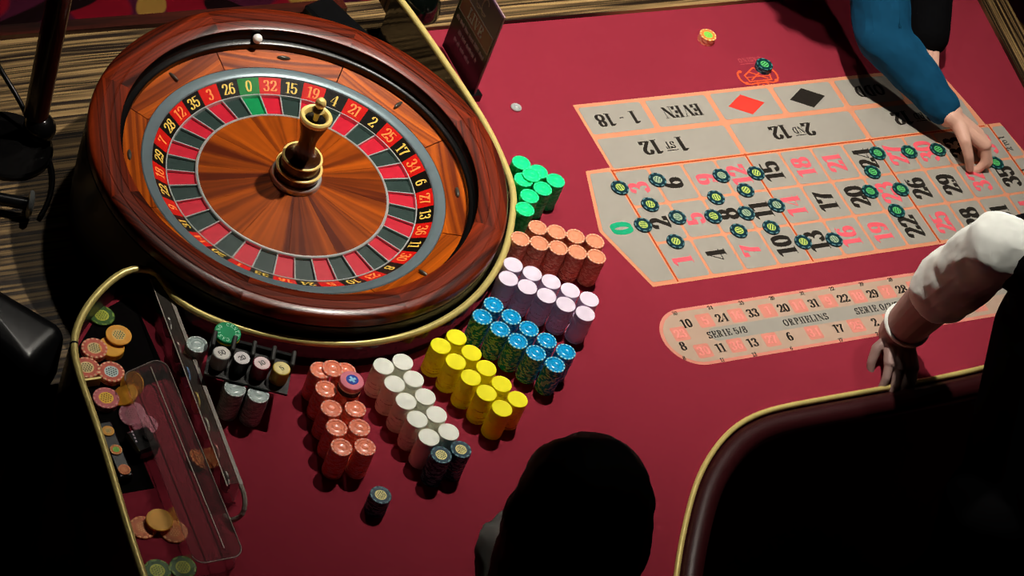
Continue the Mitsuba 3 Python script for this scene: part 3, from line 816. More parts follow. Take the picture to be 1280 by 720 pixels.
# special stack on the second right-hand orange stack
zt = 20 * CH
M0 = thing("marker_chip", "thick dark marker under the white marker on the orange stacks", "marker chip")
m, c = colored(lathe([(0, 0), (0.021, 0), (0.0215, 0.001), (0.0215, 0.009), (0.021, 0.010), (0, 0.010)], 40), L(40, 20, 22))
scene[M0] = {**mikit.ply(m, "chip_plastic", smooth=True, color=c), "to_world": pose(-0.817, -0.180, zt)}
M1 = thing("marker_chip", "white marker between the dark and the pink marker on the orange stacks", "marker chip")
m, c = colored(lathe([(0, 0), (0.0205, 0), (0.021, 0.0005), (0.021, 0.0033), (0.0205, 0.0038), (0, 0.0038)], 40), L(226, 220, 210))
scene[M1] = {**mikit.ply(m, "chip_plastic", smooth=True, color=c), "to_world": pose(-0.817, -0.180, zt + 0.010)}
M2 = thing("marker_chip", "pink marker with white cross on blue disc, atop the orange stacks", "marker chip")
m, c = colored(lathe([(0, 0), (0.0205, 0), (0.0215, 0.0008), (0.0215, 0.0092), (0.0207, 0.010), (0, 0.010)], 40), L(226, 124, 142))
scene[f"{M2}__body"] = {**mikit.ply(m, "chip_plastic", smooth=True, color=c), "to_world": pose(-0.817, -0.180, zt + 0.0138)}
m, c = colored(prism(Point(0, 0).buffer(0.0112, 12), 0, 0.0005), L(34, 72, 176))
scene[f"{M2}__blue_disc"] = {**mikit.ply(m, "chip_plastic", color=c), "to_world": pose(-0.816, -0.179, zt + 0.0237)}
m, c = colored(prism(sbox(-0.0022, -0.007, 0.0022, 0.007).union(sbox(-0.007, -0.0022, 0.007, 0.0022)), 0, 0.0005), L(150, 214, 246))
scene[f"{M2}__cross"] = {**mikit.ply(m, "chip_plastic", color=c), "to_world": pose(-0.816, -0.179, zt + 0.0241, 10)}

# chips bet on the layout
BETS = [(-0.007, 0.253, "on the line between zero and three", 0), (0.088, 0.261, "on the line between three and six", 0), (0.038, 0.199, "on the line between two and three", 0), (-0.005, 0.149, "on the line between zero and two", 0),
        (0.082, 0.157, "on the line between two and five", 0), (0.045, 0.096, "on the line between one and two", 0), (0.164, 0.147, "on the line between five and eight", 0), (0.241, 0.251, "on the line between nine and twelve", 0),
        (0.197, 0.195, "on the line between eight and nine", 0), (0.276, 0.204, "on the line between eleven and twelve", 0), (0.244, 0.144, "on the line between eight and eleven", 0), (0.202, 0.101, "on the line between seven and eight", 0),
        (0.326, 0.246, "on the line between twelve and fifteen", 0), (0.326, 0.154, "on the line between eleven and fourteen", 0), (0.281, 0.098, "on the line between ten and eleven", 0), (0.333, 0.049, "on the line between ten and thirteen", 0),
        (0.653, 0.259, "on the line between twenty-four and twenty-seven", 1), (0.735, 0.252, "on the line between twenty-seven and thirty", 1), (0.609, 0.209, "on the line between twenty-three and twenty-four", 1), (0.571, 0.157, "on the line between twenty and twenty-three", 1),
        (0.650, 0.152, "on the line between twenty-three and twenty-six", 1), (0.604, 0.096, "on the line between twenty-two and twenty-three", 1), (0.409, 0.044, "on the line between thirteen and sixteen", 0), (0.937, 0.190, "under the fingertips of the reaching hand", 1), (0.812, 0.248, "in the shadow of the reaching arm", 1)]
for kb, (x, y, w, g) in enumerate(BETS):
    chip("layout_b" if g else ("layout", "layout", "layout_c")[(kb * 5) % 3], x, y, 0.0012, f"dark chip with {'green' if g else 'pale'} centre {w}")

# ------------------------------------------------------------------ the dealer's corner on the left: chips in front of and inside the clear cover
stack("amber_plain", -1.176, 0.030, 4, "amber chip under the amber chip with the teal centre in the brass-edged corner")
chip("amber", -1.158, 0.048, 5 * CH, "amber chip with teal centre on top of its stack in the brass-edged corner", tilt=0)
stack("salmon", -1.207, 0.032, 4, "salmon chip with beige centre beside the amber stack in the brass-edged corner")
stack("salmon", -1.2345, -0.007, 4, "salmon chip cut off by the brass edge near the trim joint")
stack("salmon_teal", -1.195, -0.024, 4, "salmon chip with grey-blue centre next to the little brass bar")
stack("rose", -1.223, -0.078, 4, "rose chip with yellow centre below the little brass bar")
chip("pink", -1.187, -0.115, 0.004, "dusty pink chip tilted against another in the corner", tilt=14, tdir=250)
chip("pink", -1.172, -0.139, 0.0, "dusty pink chip lying under the tilted pink chip", tilt=4, tdir=90)
chip("amber_plain", -1.170, -0.062, 0.016, "plain amber chip standing tilted behind the salmon chips", tilt=55, tdir=200)
chip("amber_plain", -1.188, -0.078, 0.010, "plain amber chip leaning on the other amber chip", tilt=30, tdir=160)
m = bevel_box(0.026, 0.12, 0.018, 0.003)
m.apply_translation((-1.246, -0.19, 0.009))
HO = thing("chip_holder", "narrow dark holder along the brass edge with three small orange chips", "chip holder")
scene[HO] = mikit.ply(m, "black_plastic")
for k, (y, w) in enumerate(((-0.152, "top"), (-0.193, "middle"), (-0.236, "bottom"))):
    if "salmon" not in PARTS:
        PARTS["salmon"] = top_chip_parts(STYLE["salmon"])
    ck = thing("casino_chip", f"small orange chip in the {w} slot of the dark holder by the brass edge", "casino chip")
    st = ("amber", "orange_yellow", "copper")[k]
    PARTS.setdefault(st, top_chip_parts(STYLE[st]))
    for n, p in PARTS[st].items():
        scene[f"{ck}__{n}"] = {**p, "to_world": T().translate([-1.246, y, 0.0182]).scale([0.56, 0.56, 0.7])}
BX = thing("control_box", "small glossy black control box with pale markings beside the chip holder", "control box")
m = bevel_box(0.046, 0.050, 0.026, 0.005)
m.apply_transform(trimesh.transformations.rotation_matrix(0.2, [0, 0, 1]))
m.apply_translation((-1.196, -0.185, 0.014))
scene[f"{BX}__case"] = mikit.ply(m, "black_lacquer")
m = cat(*[box(-1.211 + 0.0, -1.208, -0.190 + 0.007 * k, -0.186 + 0.007 * k, 0.0272, 0.0276) for k in range(4)])
scene[f"{BX}__markings"] = mikit.ply(m, "sign_text")
m = trimesh.creation.cylinder(0.009, 0.006, sections=24)
m.apply_translation((-1.186, -0.183, 0.028))
scene[f"{BX}__button"] = mikit.ply(m, "black_lacquer", smooth=40)
m = box(-1.252, -1.220, -0.0405, -0.0360, 0.0, 0.020)
BB = thing("brass_divider", "small brass divider bar reaching from the brass edge between the salmon chips", "divider")
scene[BB] = mikit.ply(m, "brass")
chip("copper", -1.1035, -0.232, 0.003, "copper orange chip lying tilted against the clear chip rail", tilt=25, tdir=10)
chip("amber_plain", -1.219, -0.343, 0.010, "large pale amber chip at the bottom of the clear cover")
chip("copper", -1.247, -0.345, 0.0, "copper chip next to the brass edge at the bottom left")
chip("copper", -1.199, -0.364, 0.0, "copper chip right of the large amber chip at the bottom left")
chip("lime", -1.253, -0.433, 0.0, "green and yellow chip beside the brass edge at the bottom of the picture")
chip("lime", -1.209, -0.436, 0.0, "green and yellow chip inside the clear cover at the bottom of the picture")
chip("lime", -1.166, 0.108, 0.002, "dark green chip in the shaded tip of the brass-edged corner")

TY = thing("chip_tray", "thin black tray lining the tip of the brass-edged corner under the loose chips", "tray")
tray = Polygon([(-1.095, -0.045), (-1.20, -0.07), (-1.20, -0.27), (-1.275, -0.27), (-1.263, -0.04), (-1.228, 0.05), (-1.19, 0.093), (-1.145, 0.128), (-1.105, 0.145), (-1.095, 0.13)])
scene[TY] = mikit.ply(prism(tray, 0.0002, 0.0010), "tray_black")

# clear acrylic chip rail (two upright sheets with sample chips standing between them)
AR = thing("clear_chip_rail", "clear acrylic rail holding coloured sample chips on edge, along the dealer's corner", "chip rail")
th0 = math.atan2(-0.030, -0.44)
rail_to = T().translate([-1.0735, -0.100, 0.0]).rotate([0, 0, 1], -3.2)


def rail_part(name, m, b):
    key = numbered(f"{AR}__{name}")
    scene[key] = {**mikit.ply(m, b), "to_world": rail_to}


rail_part("sheet", box(-0.0155, -0.0120, -0.225, 0.235, 0.0, 0.052), "acrylic")
rail_part("sheet", box(0.0085, 0.0120, -0.225, 0.235, 0.0, 0.052), "frosted_acrylic")
rail_part("lid", box(-0.0130, 0.0065, -0.225, 0.235, 0.0520, 0.0528), "misty_acrylic")
rail_part("top_edge", box(0.0075, 0.0140, -0.228, 0.237, 0.0515, 0.0535), "acrylic_edge")
rail_part("top_edge", box(-0.0150, -0.0130, -0.228, 0.237, 0.0515, 0.0530), "acrylic_edge")
rail_part("end_block", box(-0.0155, 0.0125, -0.246, -0.226, 0.0, 0.048), "acrylic_edge") if False else rail_part("end_plate", box(-0.0155, 0.0125, -0.229, -0.225, 0.0, 0.052), "acrylic")
rail_part("foot", tube(smooth_path([(0.010, -0.229, 0.05), (0.010, -0.255, 0.046), (0.004, -0.272, 0.03), (-0.010, -0.268, 0.010), (-0.016, -0.252, 0.003)], 12), 0.0045, 8), "acrylic_edge")
for k, (c1, c2, nm) in enumerate((((20, 120, 60), (90, 200, 120), "green"), ((20, 18, 16), (220, 220, 210), "black and white"), ((90, 30, 30), (210, 190, 180), "dark red"), ((24, 60, 130), (120, 180, 230), "blue"), ((200, 160, 40), (240, 220, 130), "yellow"), ((170, 166, 150), (226, 220, 190), "pale grey"), ((150, 50, 60), (230, 170, 160), "pink"), ((30, 30, 30), (226, 222, 214), "black with white dashes"))):
    m, c = side_chip(L(*c1), L(*c2), 7, 28)
    key = thing("casino_chip", f"{nm} sample chip standing on edge in the clear chip rail", "casino chip")
    scene[key] = {**mikit.ply(m, "chip_plastic", color=c), "to_world": rail_to @ T().translate([-0.0035, 0.205 - 0.0575 * k, 0.0225]).rotate([0, 1, 0], 90)}
# clear cover: a low open-bottomed box with rounded front corner
CV = thing("clear_cover", "low clear acrylic cover over the felt between the chip rail and the brass edge", "cover")
foot = Polygon([(-1.190, -0.055), (-1.106, -0.030), (-1.118, -0.46), (-1.205, -0.46)]).buffer(-0.02).buffer(0.02, 8)
scene[f"{CV}__side_wall"] = mikit.ply(prism(foot.difference(foot.buffer(-0.003)), 0.0, 0.040), "acrylic")
scene[f"{CV}__lid"] = mikit.ply(prism(foot, 0.040, 0.043), "hazy_acrylic")
rim_line = np.array(foot.exterior.coords)
scene[f"{CV}__rim_edge"] = mikit.ply(tube(np.c_[rim_line[:-2], np.full(len(rim_line) - 2, 0.0415)], 0.0016, 6), "acrylic_edge")
scene[f"{CV}__ridge"] = mikit.ply(tube([(-1.138, -0.05, 0.0435), (-1.147, -0.44, 0.0435)], 0.0014, 6), "acrylic_edge")

# black marker rack lying on the grey stacks, four numbered markers, the green token stack
u2, v2 = V(0.872, -0.489), V(0.489, 0.872)
for k, (x, y, w) in enumerate([(-1.019, -0.140, "left"), (-0.983, -0.161, "right")]):
    stack("grey", x, y, 20, f"grey chip on the {w} grey stack in front of the black marker rack", k == 0, "grey chip in the side of the left grey stack in front of the marker rack", "lower grey chips of the left front stack")
for k, (x, y, w) in enumerate([(-0.9985, -0.104, "left"), (-0.9625, -0.125, "right")]):
    stack("grey", x, y, 20, f"grey chip under the {w} half of the black marker rack")
stack("grey", -1.0505, -0.034, 20, "grey chip on the stack between the clear rail and the green token")
RK = thing("marker_rack", "black plastic rack with four numbered markers, lying on the grey stacks", "marker rack")
rc = V(-0.988, -0.118)
rk_to = T(frame(V(rc[0], rc[1], 0.0685), V(*u2, 0), V(*v2, 0), V(0, 0, 1)).tolist())


def rack_part(name, m, b, sm=False):
    scene[numbered(f"{RK}__{name}")] = {**mikit.ply(m, b, smooth=sm), "to_world": rk_to}


rack_part("base", box(-0.074, 0.074, -0.024, 0.062, 0, 0.005), "rack_grey")
for k in range(5):
    m = bevel_box(0.008, 0.036, 0.026, 0.002)
    m.apply_translation((-0.071 + 0.0355 * k, 0.040, 0.018))
    rack_part("divider", m, "rack_grey")
rack_part("back_bar", box(-0.074, 0.074, 0.056, 0.062, 0.005, 0.016), "black_plastic")
for k, (num, side, face, nm, pos) in enumerate((("50", (170, 170, 166), (226, 222, 214), "clear-sided", "first from the left"), ("20", (26, 20, 22), (232, 226, 226), "black-sided", "second from the left"), ("10", (120, 14, 34), (250, 226, 226), "dark red", "third from the left"), ("5", (210, 176, 60), (246, 230, 160), "yellow-sided", "at the right end"))):
    mk = thing("number_marker", f"{nm} marker with a pale numbered face, {pos} in the black rack", "marker")
    to = rk_to @ T().translate([-0.0535 + 0.0355 * k, 0.004, 0.0052])
    m, c = colored(lathe([(0, 0), (0.0155, 0), (0.0158, 0.001), (0.0158, 0.030), (0.0150, 0.031), (0, 0.031)], 32), L(*side))
    scene[f"{mk}__body"] = {**mikit.ply(m, "chip_plastic", smooth=True, color=c), "to_world": to}
    m, c = colored(prism(Point(0, 0).buffer(0.0140, 10), 0.031, 0.0315), L(*face))
    scene[f"{mk}__face"] = {**mikit.ply(m, "chip_plastic", color=c), "to_world": to}
    m = flat(word(num, 0.0105, 0.14), (0, 0, 0.0315), (0.75, 0.66))
    m, c = colored(m, L(50, 44, 44))
    scene[f"{mk}__number"] = {**mikit.ply(m, "chip_plastic", color=c), "to_world": to}
gx, gy = -0.999, -0.036
stack("navy", gx, gy, 24, "dark chip under the yellow disc of the green token", rest="navy")
TK = thing("casino_token", "large green token ringed with white letters on a yellow disc, beside the brass trim", "token")
m, c = colored(lathe([(0, 0), (0.0235, 0), (0.024, 0.0008), (0.024, 0.0035), (0.0232, 0.0042), (0, 0.0042)], 40), L(226, 190, 40))
scene[f"{TK}__yellow_disc"] = {**mikit.ply(m, "chip_plastic", smooth=True, color=c), "to_world": pose(gx, gy, 24 * CH)}
m, c = colored(lathe([(0, 0), (0.0232, 0), (0.0238, 0.0008), (0.0238, 0.0052), (0.0230, 0.006), (0, 0.006)], 40), L(6, 150, 92))
scene[f"{TK}__green_disc"] = {**mikit.ply(m, "chip_plastic", smooth=True, color=c), "to_world": pose(gx, gy, 24 * CH + 0.0043)}
let = []
for k, ch in enumerate("CASINO CENTER "):
    if ch == " " or ch not in GLYPH:
        continue
    a = math.radians(250 - k * 360 / 14)
    let.append(flat(word(ch, 0.0075, 0.18), (0.0172 * math.cos(a), 0.0172 * math.sin(a), 0.006), (math.sin(a), -math.cos(a))))
m, c = colored(cat(*let), L(180, 232, 206))
scene[f"{TK}__lettering"] = {**mikit.ply(m, "chip_plastic", color=c), "to_world": pose(gx, gy, 24 * CH + 0.0043)}

# the lower chips of all remaining stacks, one mesh per colour
PLAIN = {"yellow": "bright yellow", "white": "white", "lavender": "pale lavender", "orange": "orange", "blue": "blue", "tan": "tan", "green": "mint green", "grey": "grey", "navy": "navy", "salmon": "salmon", "salmon_teal": "salmon with grey-blue centre", "rose": "rose", "amber_plain": "amber"}
for s, parts in REST.items():
    m = cat(*[p[0] for p in parts])
    k = numbered("stacked_chips")
    scene[k] = mikit.ply(m, "chip_plastic", color=np.vstack([p[1] for p in parts]))
    tag(k, f"lower {PLAIN[s]} chips forming the sides of the {PLAIN[s]} stacks", "casino chips", None, "stuff")

# ------------------------------------------------------------------ small things on and around the table
m = lathe([(0.0, 0.0), (0.0115, 0.0), (0.0118, 0.002), (0.0095, 0.0042), (0.0065, 0.0036), (0.0055, 0.0050), (0.003, 0.0062), (0, 0.0064)], 32, (-0.132, 0.501, 0.0005))
put("felt_button", mikit.ply(m, "chrome", smooth=True))
tag("felt_button", "small round chrome button set in the open felt near the sign", "button")

SG = thing("table_sign", "upright dark acrylic sign with a red LIVE banner, behind the brass edge", "sign")
sx, sy0, sy1, sh = -0.222, 0.690, 0.533, 0.225     # the sign's face looks towards -x; it reads along -y


def sign_part(name, m, b, label=None):
    m.apply_transform(frame(V(sx, sy0, 0.006), V(0, -1, 0), V(0, 0, 1), V(-1, 0, 0)))
    put(name, mikit.ply(m, b), SG, label)


SW = sy0 - sy1
sign_part("panel", box(0, SW, 0, sh, -0.003, 0.0), "sign_frame")
sign_part("face", box(0.002, SW - 0.003, 0.002, 0.142, 0, 0.0008), "sign_face")
sign_part("upper_face", box(0.002, SW - 0.003, 0.142, sh - 0.003, 0, 0.0008), "sign_top")
sign_part("banner", box(0.012, SW - 0.008, 0.118, 0.158, 0.0004, 0.0014), "sign_red")
fr = sbox(0.010, 0.116, SW - 0.006, 0.160)
sign_part("banner_frame", prism(fr.difference(fr.buffer(-0.002)), 0.0008, 0.0018), "sign_frame")
g = word("LIVE", 0.026, 0.16, 0.04)
sign_part("lettering", prism(affinity.translate(g, SW / 2, 0.138), 0.0014, 0.0020), "sign_text", "lettering LIVE")
mk = [LineString(E(SW / 2 + dx, 0.190, 0.012, 0.020, 40, 320)).buffer(0.0016) for dx in (-0.012, 0.012)] + [LineString([(SW / 2 - 0.02, 0.176), (SW / 2 + 0.02, 0.176)]).buffer(0.0014)]
sign_part("emblem", prism(unary_union(mk), 0.0008, 0.0014), "sign_frame")
rnd = random.Random(3)
for k, (y, x0, x1) in enumerate(((0.098, 0.012, 0.145), (0.074, 0.036, 0.122), (0.050, 0.030, 0.104))):
    bars, x = [], x0
    while x < x1:
        w = rnd.uniform(0.010, 0.022)
        xx = x
        while xx < min(x + w, x1):
            bars.append(sbox(xx, y - 0.004, xx + 0.0018, y + rnd.choice((0.003, 0.006))))
            bars.append(sbox(xx, y + 0.001, xx + 0.0030, y + 0.0025))
            xx += 0.0036
        x += w + 0.005
    sign_part("text_line", prism(unary_union(bars), 0.0008, 0.0014), "sign_text", "line of small blurred print")
sign_part("foot", box(SW - 0.014, SW + 0.004, -0.006, 0.012, -0.018, 0.010), "black_plastic")

DM = thing("black_dome", "glossy black dome on a round base behind the brass edge at the top", "dome")
put("dome", mikit.ply(lathe([(0.0, 0.062)] + [(0.050 * math.cos(a), 0.014 + 0.048 * math.sin(a)) for a in np.linspace(math.pi / 2 - 0.1, 0, 12)] + [(0.052, 0.010), (0.052, 0.0), (0, 0)], 48, (-0.238, 0.800, 0.010)), "dome_black", smooth=True), DM)

PH = thing("black_case", "flat black case with a pale strip lying on the wood ledge behind the wheel", "case")
c, s = math.cos(0.5), math.sin(0.5)
m = bevel_box(0.075, 0.16, 0.03, 0.006)
m.apply_transform(trimesh.transformations.rotation_matrix(0.35, [0, 0, 1]))
m.apply_translation((-0.345, 0.885, LEDGE + 0.016))
scene[f"{PH}__body"] = mikit.ply(m, "black_plastic")
m = bevel_box(0.010, 0.15, 0.012, 0.003)
m.apply_transform(trimesh.transformations.rotation_matrix(0.35, [0, 0, 1]))
m.apply_translation((-0.303, 0.868, LEDGE + 0.010))
scene[f"{PH}__strip"] = mikit.ply(m, "acrylic_edge")

# display mast with cables on the ledge at the left
MS = thing("display_mast", "dark red lacquered mast standing on a black ball base on the wood ledge", "mast")
mb, mt = V(-1.093, 0.675, LEDGE + 0.06), V(-1.085, 0.715, 0.36)
put("pole", mikit.ply(tube([mb, mt], 0.024, 20), "wood_dark", smooth=50), MS)
m = trimesh.creation.icosphere(3, 0.032)
m.apply_translation((-1.085, 0.665, LEDGE + 0.034))
put("ball_joint", mikit.ply(m, "black_lacquer", smooth=True), MS)
put("base_plate", mikit.ply(lathe([(0, 0.012), (0.085, 0.012), (0.09, 0.008), (0.09, 0), (0, 0)], 40, (-1.15, 0.655, LEDGE)), "black_lacquer", smooth=True), MS)
CBK = thing("cable", "thin black cable hanging down to the ball base of the mast", "cable")
scene[CBK] = mikit.ply(tube(smooth_path([(-1.16, 0.83, 0.02), (-1.13, 0.76, -0.05), (-1.105, 0.70, -0.085), (-1.098, 0.66, -0.12)], 16), 0.005, 8), "black_plastic", smooth=60)
CBK = thing("cable", "thin black cable curving over the ledge from the mast base to the chrome connector", "cable")
scene[CBK] = mikit.ply(tube(smooth_path([(-1.082, 0.630, LEDGE + 0.006), (-1.085, 0.57, LEDGE + 0.007), (-1.11, 0.51, LEDGE + 0.007), (-1.145, 0.462, LEDGE + 0.007)], 16), 0.005, 8), "black_plastic", smooth=60)
CN = thing("chrome_connector", "black tube ending in a bright chrome flange at the left edge", "connector")
put("tube", mikit.ply(tube([(-1.30, 0.535, LEDGE + 0.03), (-1.165, 0.478, LEDGE + 0.03)], 0.012, 16), "black_plastic", smooth=50), CN)
m = lathe([(0, -0.006), (0.016, -0.006), (0.026, -0.004), (0.0275, 0.001), (0.024, 0.005), (0.010, 0.007), (0, 0.007)], 28)
ax = V(-1.165 + 1.30, 0.478 - 0.535, 0)
ax /= np.linalg.norm(ax)
m.apply_transform(frame(V(-1.163, 0.477, LEDGE + 0.03), V(0, 0, 1), np.cross(ax, [0, 0, 1]), ax))
put("flange", mikit.ply(m, "chrome", smooth=True), CN)

# black padded stool at the left end
CHR = thing("padded_chair", "black leather chair with a rounded back at the left end of the table", "chair")


def hull_of(pts, r, sub=2):
    s = trimesh.creation.icosphere(sub, 1.0).vertices
    rr = np.broadcast_to(np.asarray(r, float), (len(pts),))
    return m3.Manifold.hull_points(np.vstack([s * q + np.asarray(p, float) for p, q in zip(pts, rr)]))


def mesh_of(man, length=None, smooth=0):
    if length:
        man = man.refine_to_length(length)
    q = man.to_mesh()
    t = trimesh.Trimesh(q.vert_properties[:, :3], q.tri_verts, process=True)
    if smooth:
        trimesh.smoothing.filter_taubin(t, lamb=0.5, nu=0.52, iterations=smooth)
    return t


put("back", mikit.ply(mesh_of(hull_of([(-1.36, 0.10, 0.01), (-1.335, 0.035, 0.0), (-1.50, 0.30, 0.03), (-1.285, 0.075, 0.0), (-1.305, 0.035, -0.02), (-1.43, 0.08, -0.35), (-1.41, 0.0, -0.35), (-1.54, 0.3, -0.35)], 0.035)), "leather_black", smooth=50), CHR)
put("seat", mikit.ply(mesh_of(hull_of([(-1.50, 0.05, -0.38), (-1.85, -0.05, -0.38), (-1.60, 0.42, -0.38), (-1.95, 0.30, -0.38)], 0.05)), "leather_black", smooth=50), CHR)
for x, y in ((-1.45, 0.02), (-1.85, -0.05), (-1.55, 0.42), (-1.93, 0.30)):
    put("leg", mikit.ply(tube([(x, y, -0.40), (x, y, -0.9)], 0.016, 12), "wood_dark", smooth=50, uv=None), CHR)

# ------------------------------------------------------------------ people


def body_of(bones):
    return m3.Manifold.batch_boolean([hull_of([a, b], [ra, rb], 2) for a, ra, b, rb in bones], m3.OpType.Add)


def unit(v):
    v = np.asarray(v, float)
    return v / np.linalg.norm(v)


def head_bones(c, fwd, up):
    c, f, u = np.asarray(c, float), unit(fwd), unit(up)
    s = np.cross(f, u)
    return [(c + u * 0.028 - f * 0.018, 0.080, c + u * 0.02 + f * 0.018, 0.074), (c + f * 0.03 - u * 0.01, 0.066, c + f * 0.047 - u * 0.088, 0.036), (c + f * 0.088 + u * 0.005, 0.008, c + f * 0.108 - u * 0.032, 0.012),
            (c + s * 0.074 + u * 0.012, 0.013, c + s * 0.075 - u * 0.028, 0.010), (c - s * 0.074 + u * 0.012, 0.013, c - s * 0.075 - u * 0.028, 0.010), (c + f * 0.078 - u * 0.060 + s * 0.016, 0.009, c + f * 0.078 - u * 0.060 - s * 0.016, 0.009),
            (c + f * 0.076 + u * 0.022 + s * 0.03, 0.008, c + f * 0.080 + u * 0.024 - s * 0.03, 0.008)]


def face_parts(P, c, fwd, up):
    c, f, u = np.asarray(c, float), unit(fwd), unit(up)
    s = np.cross(f, u)
    for k in (-1, 1):
        e = trimesh.creation.icosphere(2, 0.0125)
        e.apply_translation(c + f * 0.079 + u * 0.004 + s * 0.031 * k)
        put("eye", mikit.ply(e, "eye_white", smooth=True), P)
        e = trimesh.creation.icosphere(2, 0.0062)
        e.apply_translation(c + f * 0.0870 + u * 0.004 + s * 0.031 * k)
        put("iris", mikit.ply(e, "iris", smooth=True), P)
    put("lips", mikit.ply(mesh_of(hull_of([c + f * 0.0845 - u * 0.056 + s * 0.018, c + f * 0.089 - u * 0.056, c + f * 0.0845 - u * 0.056 - s * 0.018], [0.004, 0.006, 0.004])), "lip", smooth=True), P)


def hand_bones(wrist, mid, palm_n, curl, spread=1.0, thumb_side=1, size=1.0):
    """Bones of a hand: wrist point, the knuckle direction mid, the palm's facing normal, finger curl in degrees per joint."""
    w, d, n = np.asarray(wrist, float), unit(mid), unit(palm_n)
    n = unit(n - d * (n @ d))
    s = np.cross(d, n) * thumb_side
    B = []
    k = []
    for i, off in enumerate((0.030, 0.010, -0.010, -0.029)):
        kn = w + d * (0.088 - 0.006 * abs(i - 1)) * size + s * off * size - n * 0.004
        k.append(kn)
        B.append((w + s * off * 0.55, 0.017 * size, kn, 0.0125 * size))
    B.append((k[0], 0.012 * size, k[3], 0.011 * size))
    for i, ln in enumerate((0.072, 0.080, 0.074, 0.058)):
        p, dirn = k[i], unit(d + s * (0.10, 0.03, -0.04, -0.12)[i] * spread)
        ax = np.cross(dirn, n)
        ang = 0.0
        for j, (fr, r0, r1) in enumerate(((0.45, 0.0098, 0.0088), (0.31, 0.0088, 0.0080), (0.24, 0.0080, 0.0068))):
            ang += math.radians(curl[i] if np.ndim(curl) else curl) * (0.9, 1.1, 0.8)[j]
            dj = dirn * math.cos(ang) + n * math.sin(ang)
            q = p + dj * ln * fr * size
            B.append((p, r0 * size, q, r1 * size))
            p = q
    t0 = w + d * 0.022 * size + s * 0.024 * size
    t1 = t0 + (s * 0.7 + d * 0.6 + n * 0.35) * 0.034 * size
    t2 = t1 + (s * 0.15 + d * 0.85 + n * 0.55) * 0.030 * size
    t3 = t2 + (-s * 0.2 + d * 0.8 + n * 0.65) * 0.024 * size
    B += [(t0, 0.015 * size, t1, 0.0115 * size), (t1, 0.0115 * size, t2, 0.0095 * size), (t2, 0.0095 * size, t3, 0.0078 * size)]
    return B


def person(label, skin, head, fwd, up, limbs, clothes, hands, face=True):
    P = thing("person", label, "person")
    bones = head_bones(head, fwd, up) + limbs
    for h in hands:
        bones += h
    put("body", mikit.ply(mesh_of(body_of(bones), 0.011, 6), skin, smooth=True), P)
    for name, bs, m, sm in clothes:
        put(name, mikit.ply(mesh_of(body_of(bs), 0.016, sm), m, smooth=True), P)
    if face:
        face_parts(P, head, fwd, up)
    return P


def wrinkle(mesh, amp, freq, seed=0):
    import meshkit
    n = mesh.vertex_normals
    k = meshkit.fbm(mesh.vertices * freq, 3, seed) - 0.5
    mesh.vertices = mesh.vertices + n * (amp * 2 * k)[:, None]
    return mesh


# player in the blue top, bending over the far side and reaching over the layout
hips, chest, neck = V(0.70, 1.10, -0.02), V(0.64, 0.90, 0.28), V(0.62, 0.80, 0.42)
shL, elL, wrL = V(0.775, 0.765, 0.325), V(0.735, 0.470, 0.135), V(0.838, 0.288, 0.066)
shR, elR, wrR = V(0.46, 0.92, 0.34), V(0.38, 1.10, 0.16), V(0.42, 1.02, -0.08)
tipdir = unit(V(0.935, 0.196, 0.004) - wrL)
handL = hand_bones(wrL, tipdir + V(0, 0, 0.10), V(-0.18, -0.35, -0.92), (46, 40, 46, 54), 0.8, -1, 1.14)
handR = hand_bones(wrR, V(0.2, -0.3, -1), V(0, 1, 0), 18, 1, -1)
legs = []
for s in (-1, 1):
    legs += [(hips + V(0.09 * s, 0, -0.02), 0.085, V(0.70 + 0.11 * s, 1.15, -0.45), 0.055), (V(0.70 + 0.11 * s, 1.15, -0.45), 0.055, V(0.70 + 0.12 * s, 1.20, -0.84), 0.038), (V(0.70 + 0.12 * s, 1.20, -0.86), 0.036, V(0.70 + 0.13 * s, 1.05, -0.875), 0.024)]
limbs = [(hips, 0.12, chest, 0.125), (chest, 0.12, neck - V(0, 0, 0.03), 0.06), (neck, 0.052, V(0.60, 0.73, 0.50), 0.05), (shL, 0.052, elL, 0.040), (elL, 0.040, wrL, 0.0285), (shR, 0.05, elR, 0.038), (elR, 0.038, wrR, 0.025), (neck - V(0, 0, 0.06), 0.05, shL, 0.055), (neck - V(0, 0, 0.06), 0.05, shR, 0.055)] + legs
cuff = elL + (wrL - elL) * 0.90
top = [(hips + V(0, 0, 0.06), 0.15, chest, 0.15), (chest, 0.145, neck - V(0, 0, 0.05), 0.085), (neck - V(0, 0, 0.06), 0.07, shL, 0.075), (neck - V(0, 0, 0.06), 0.07, shR, 0.075), (shL, 0.074, elL, 0.060), (elL, 0.060, cuff, 0.036), (shR, 0.07, elR, 0.056), (elR, 0.056, elR + (wrR - elR) * 0.9, 0.038)]
trousers = [(hips + V(0, 0, 0.02), 0.15, hips + V(0, 0, -0.05), 0.14)] + [(hips + V(0.09 * s, 0, -0.02), 0.105, V(0.70 + 0.11 * s, 1.15, -0.45), 0.075) for s in (-1, 1)] + [(V(0.70 + 0.11 * s, 1.15, -0.45), 0.075, V(0.70 + 0.12 * s, 1.20, -0.84), 0.06) for s in (-1, 1)]
hd = V(0.585, 0.66, 0.56)
P1 = person("person in a blue long-sleeved top bending over the far side and reaching across the layout", "skin", hd, V(0.35, -0.8, -0.6), V(0.1, -0.45, 0.85), limbs, [("trousers", trousers, "black_cloth", 4)], [handL, handR])
put("blue_top", mikit.ply(wrinkle(mesh_of(body_of(top), 0.010, 16), 0.010, 16, 5), "blue_knit", smooth=True), P1, "blue long-sleeved top")
hair = [(hd + V(0, 0.03, 0.05), 0.095, hd + V(-0.01, 0.07, 0.0), 0.085)]
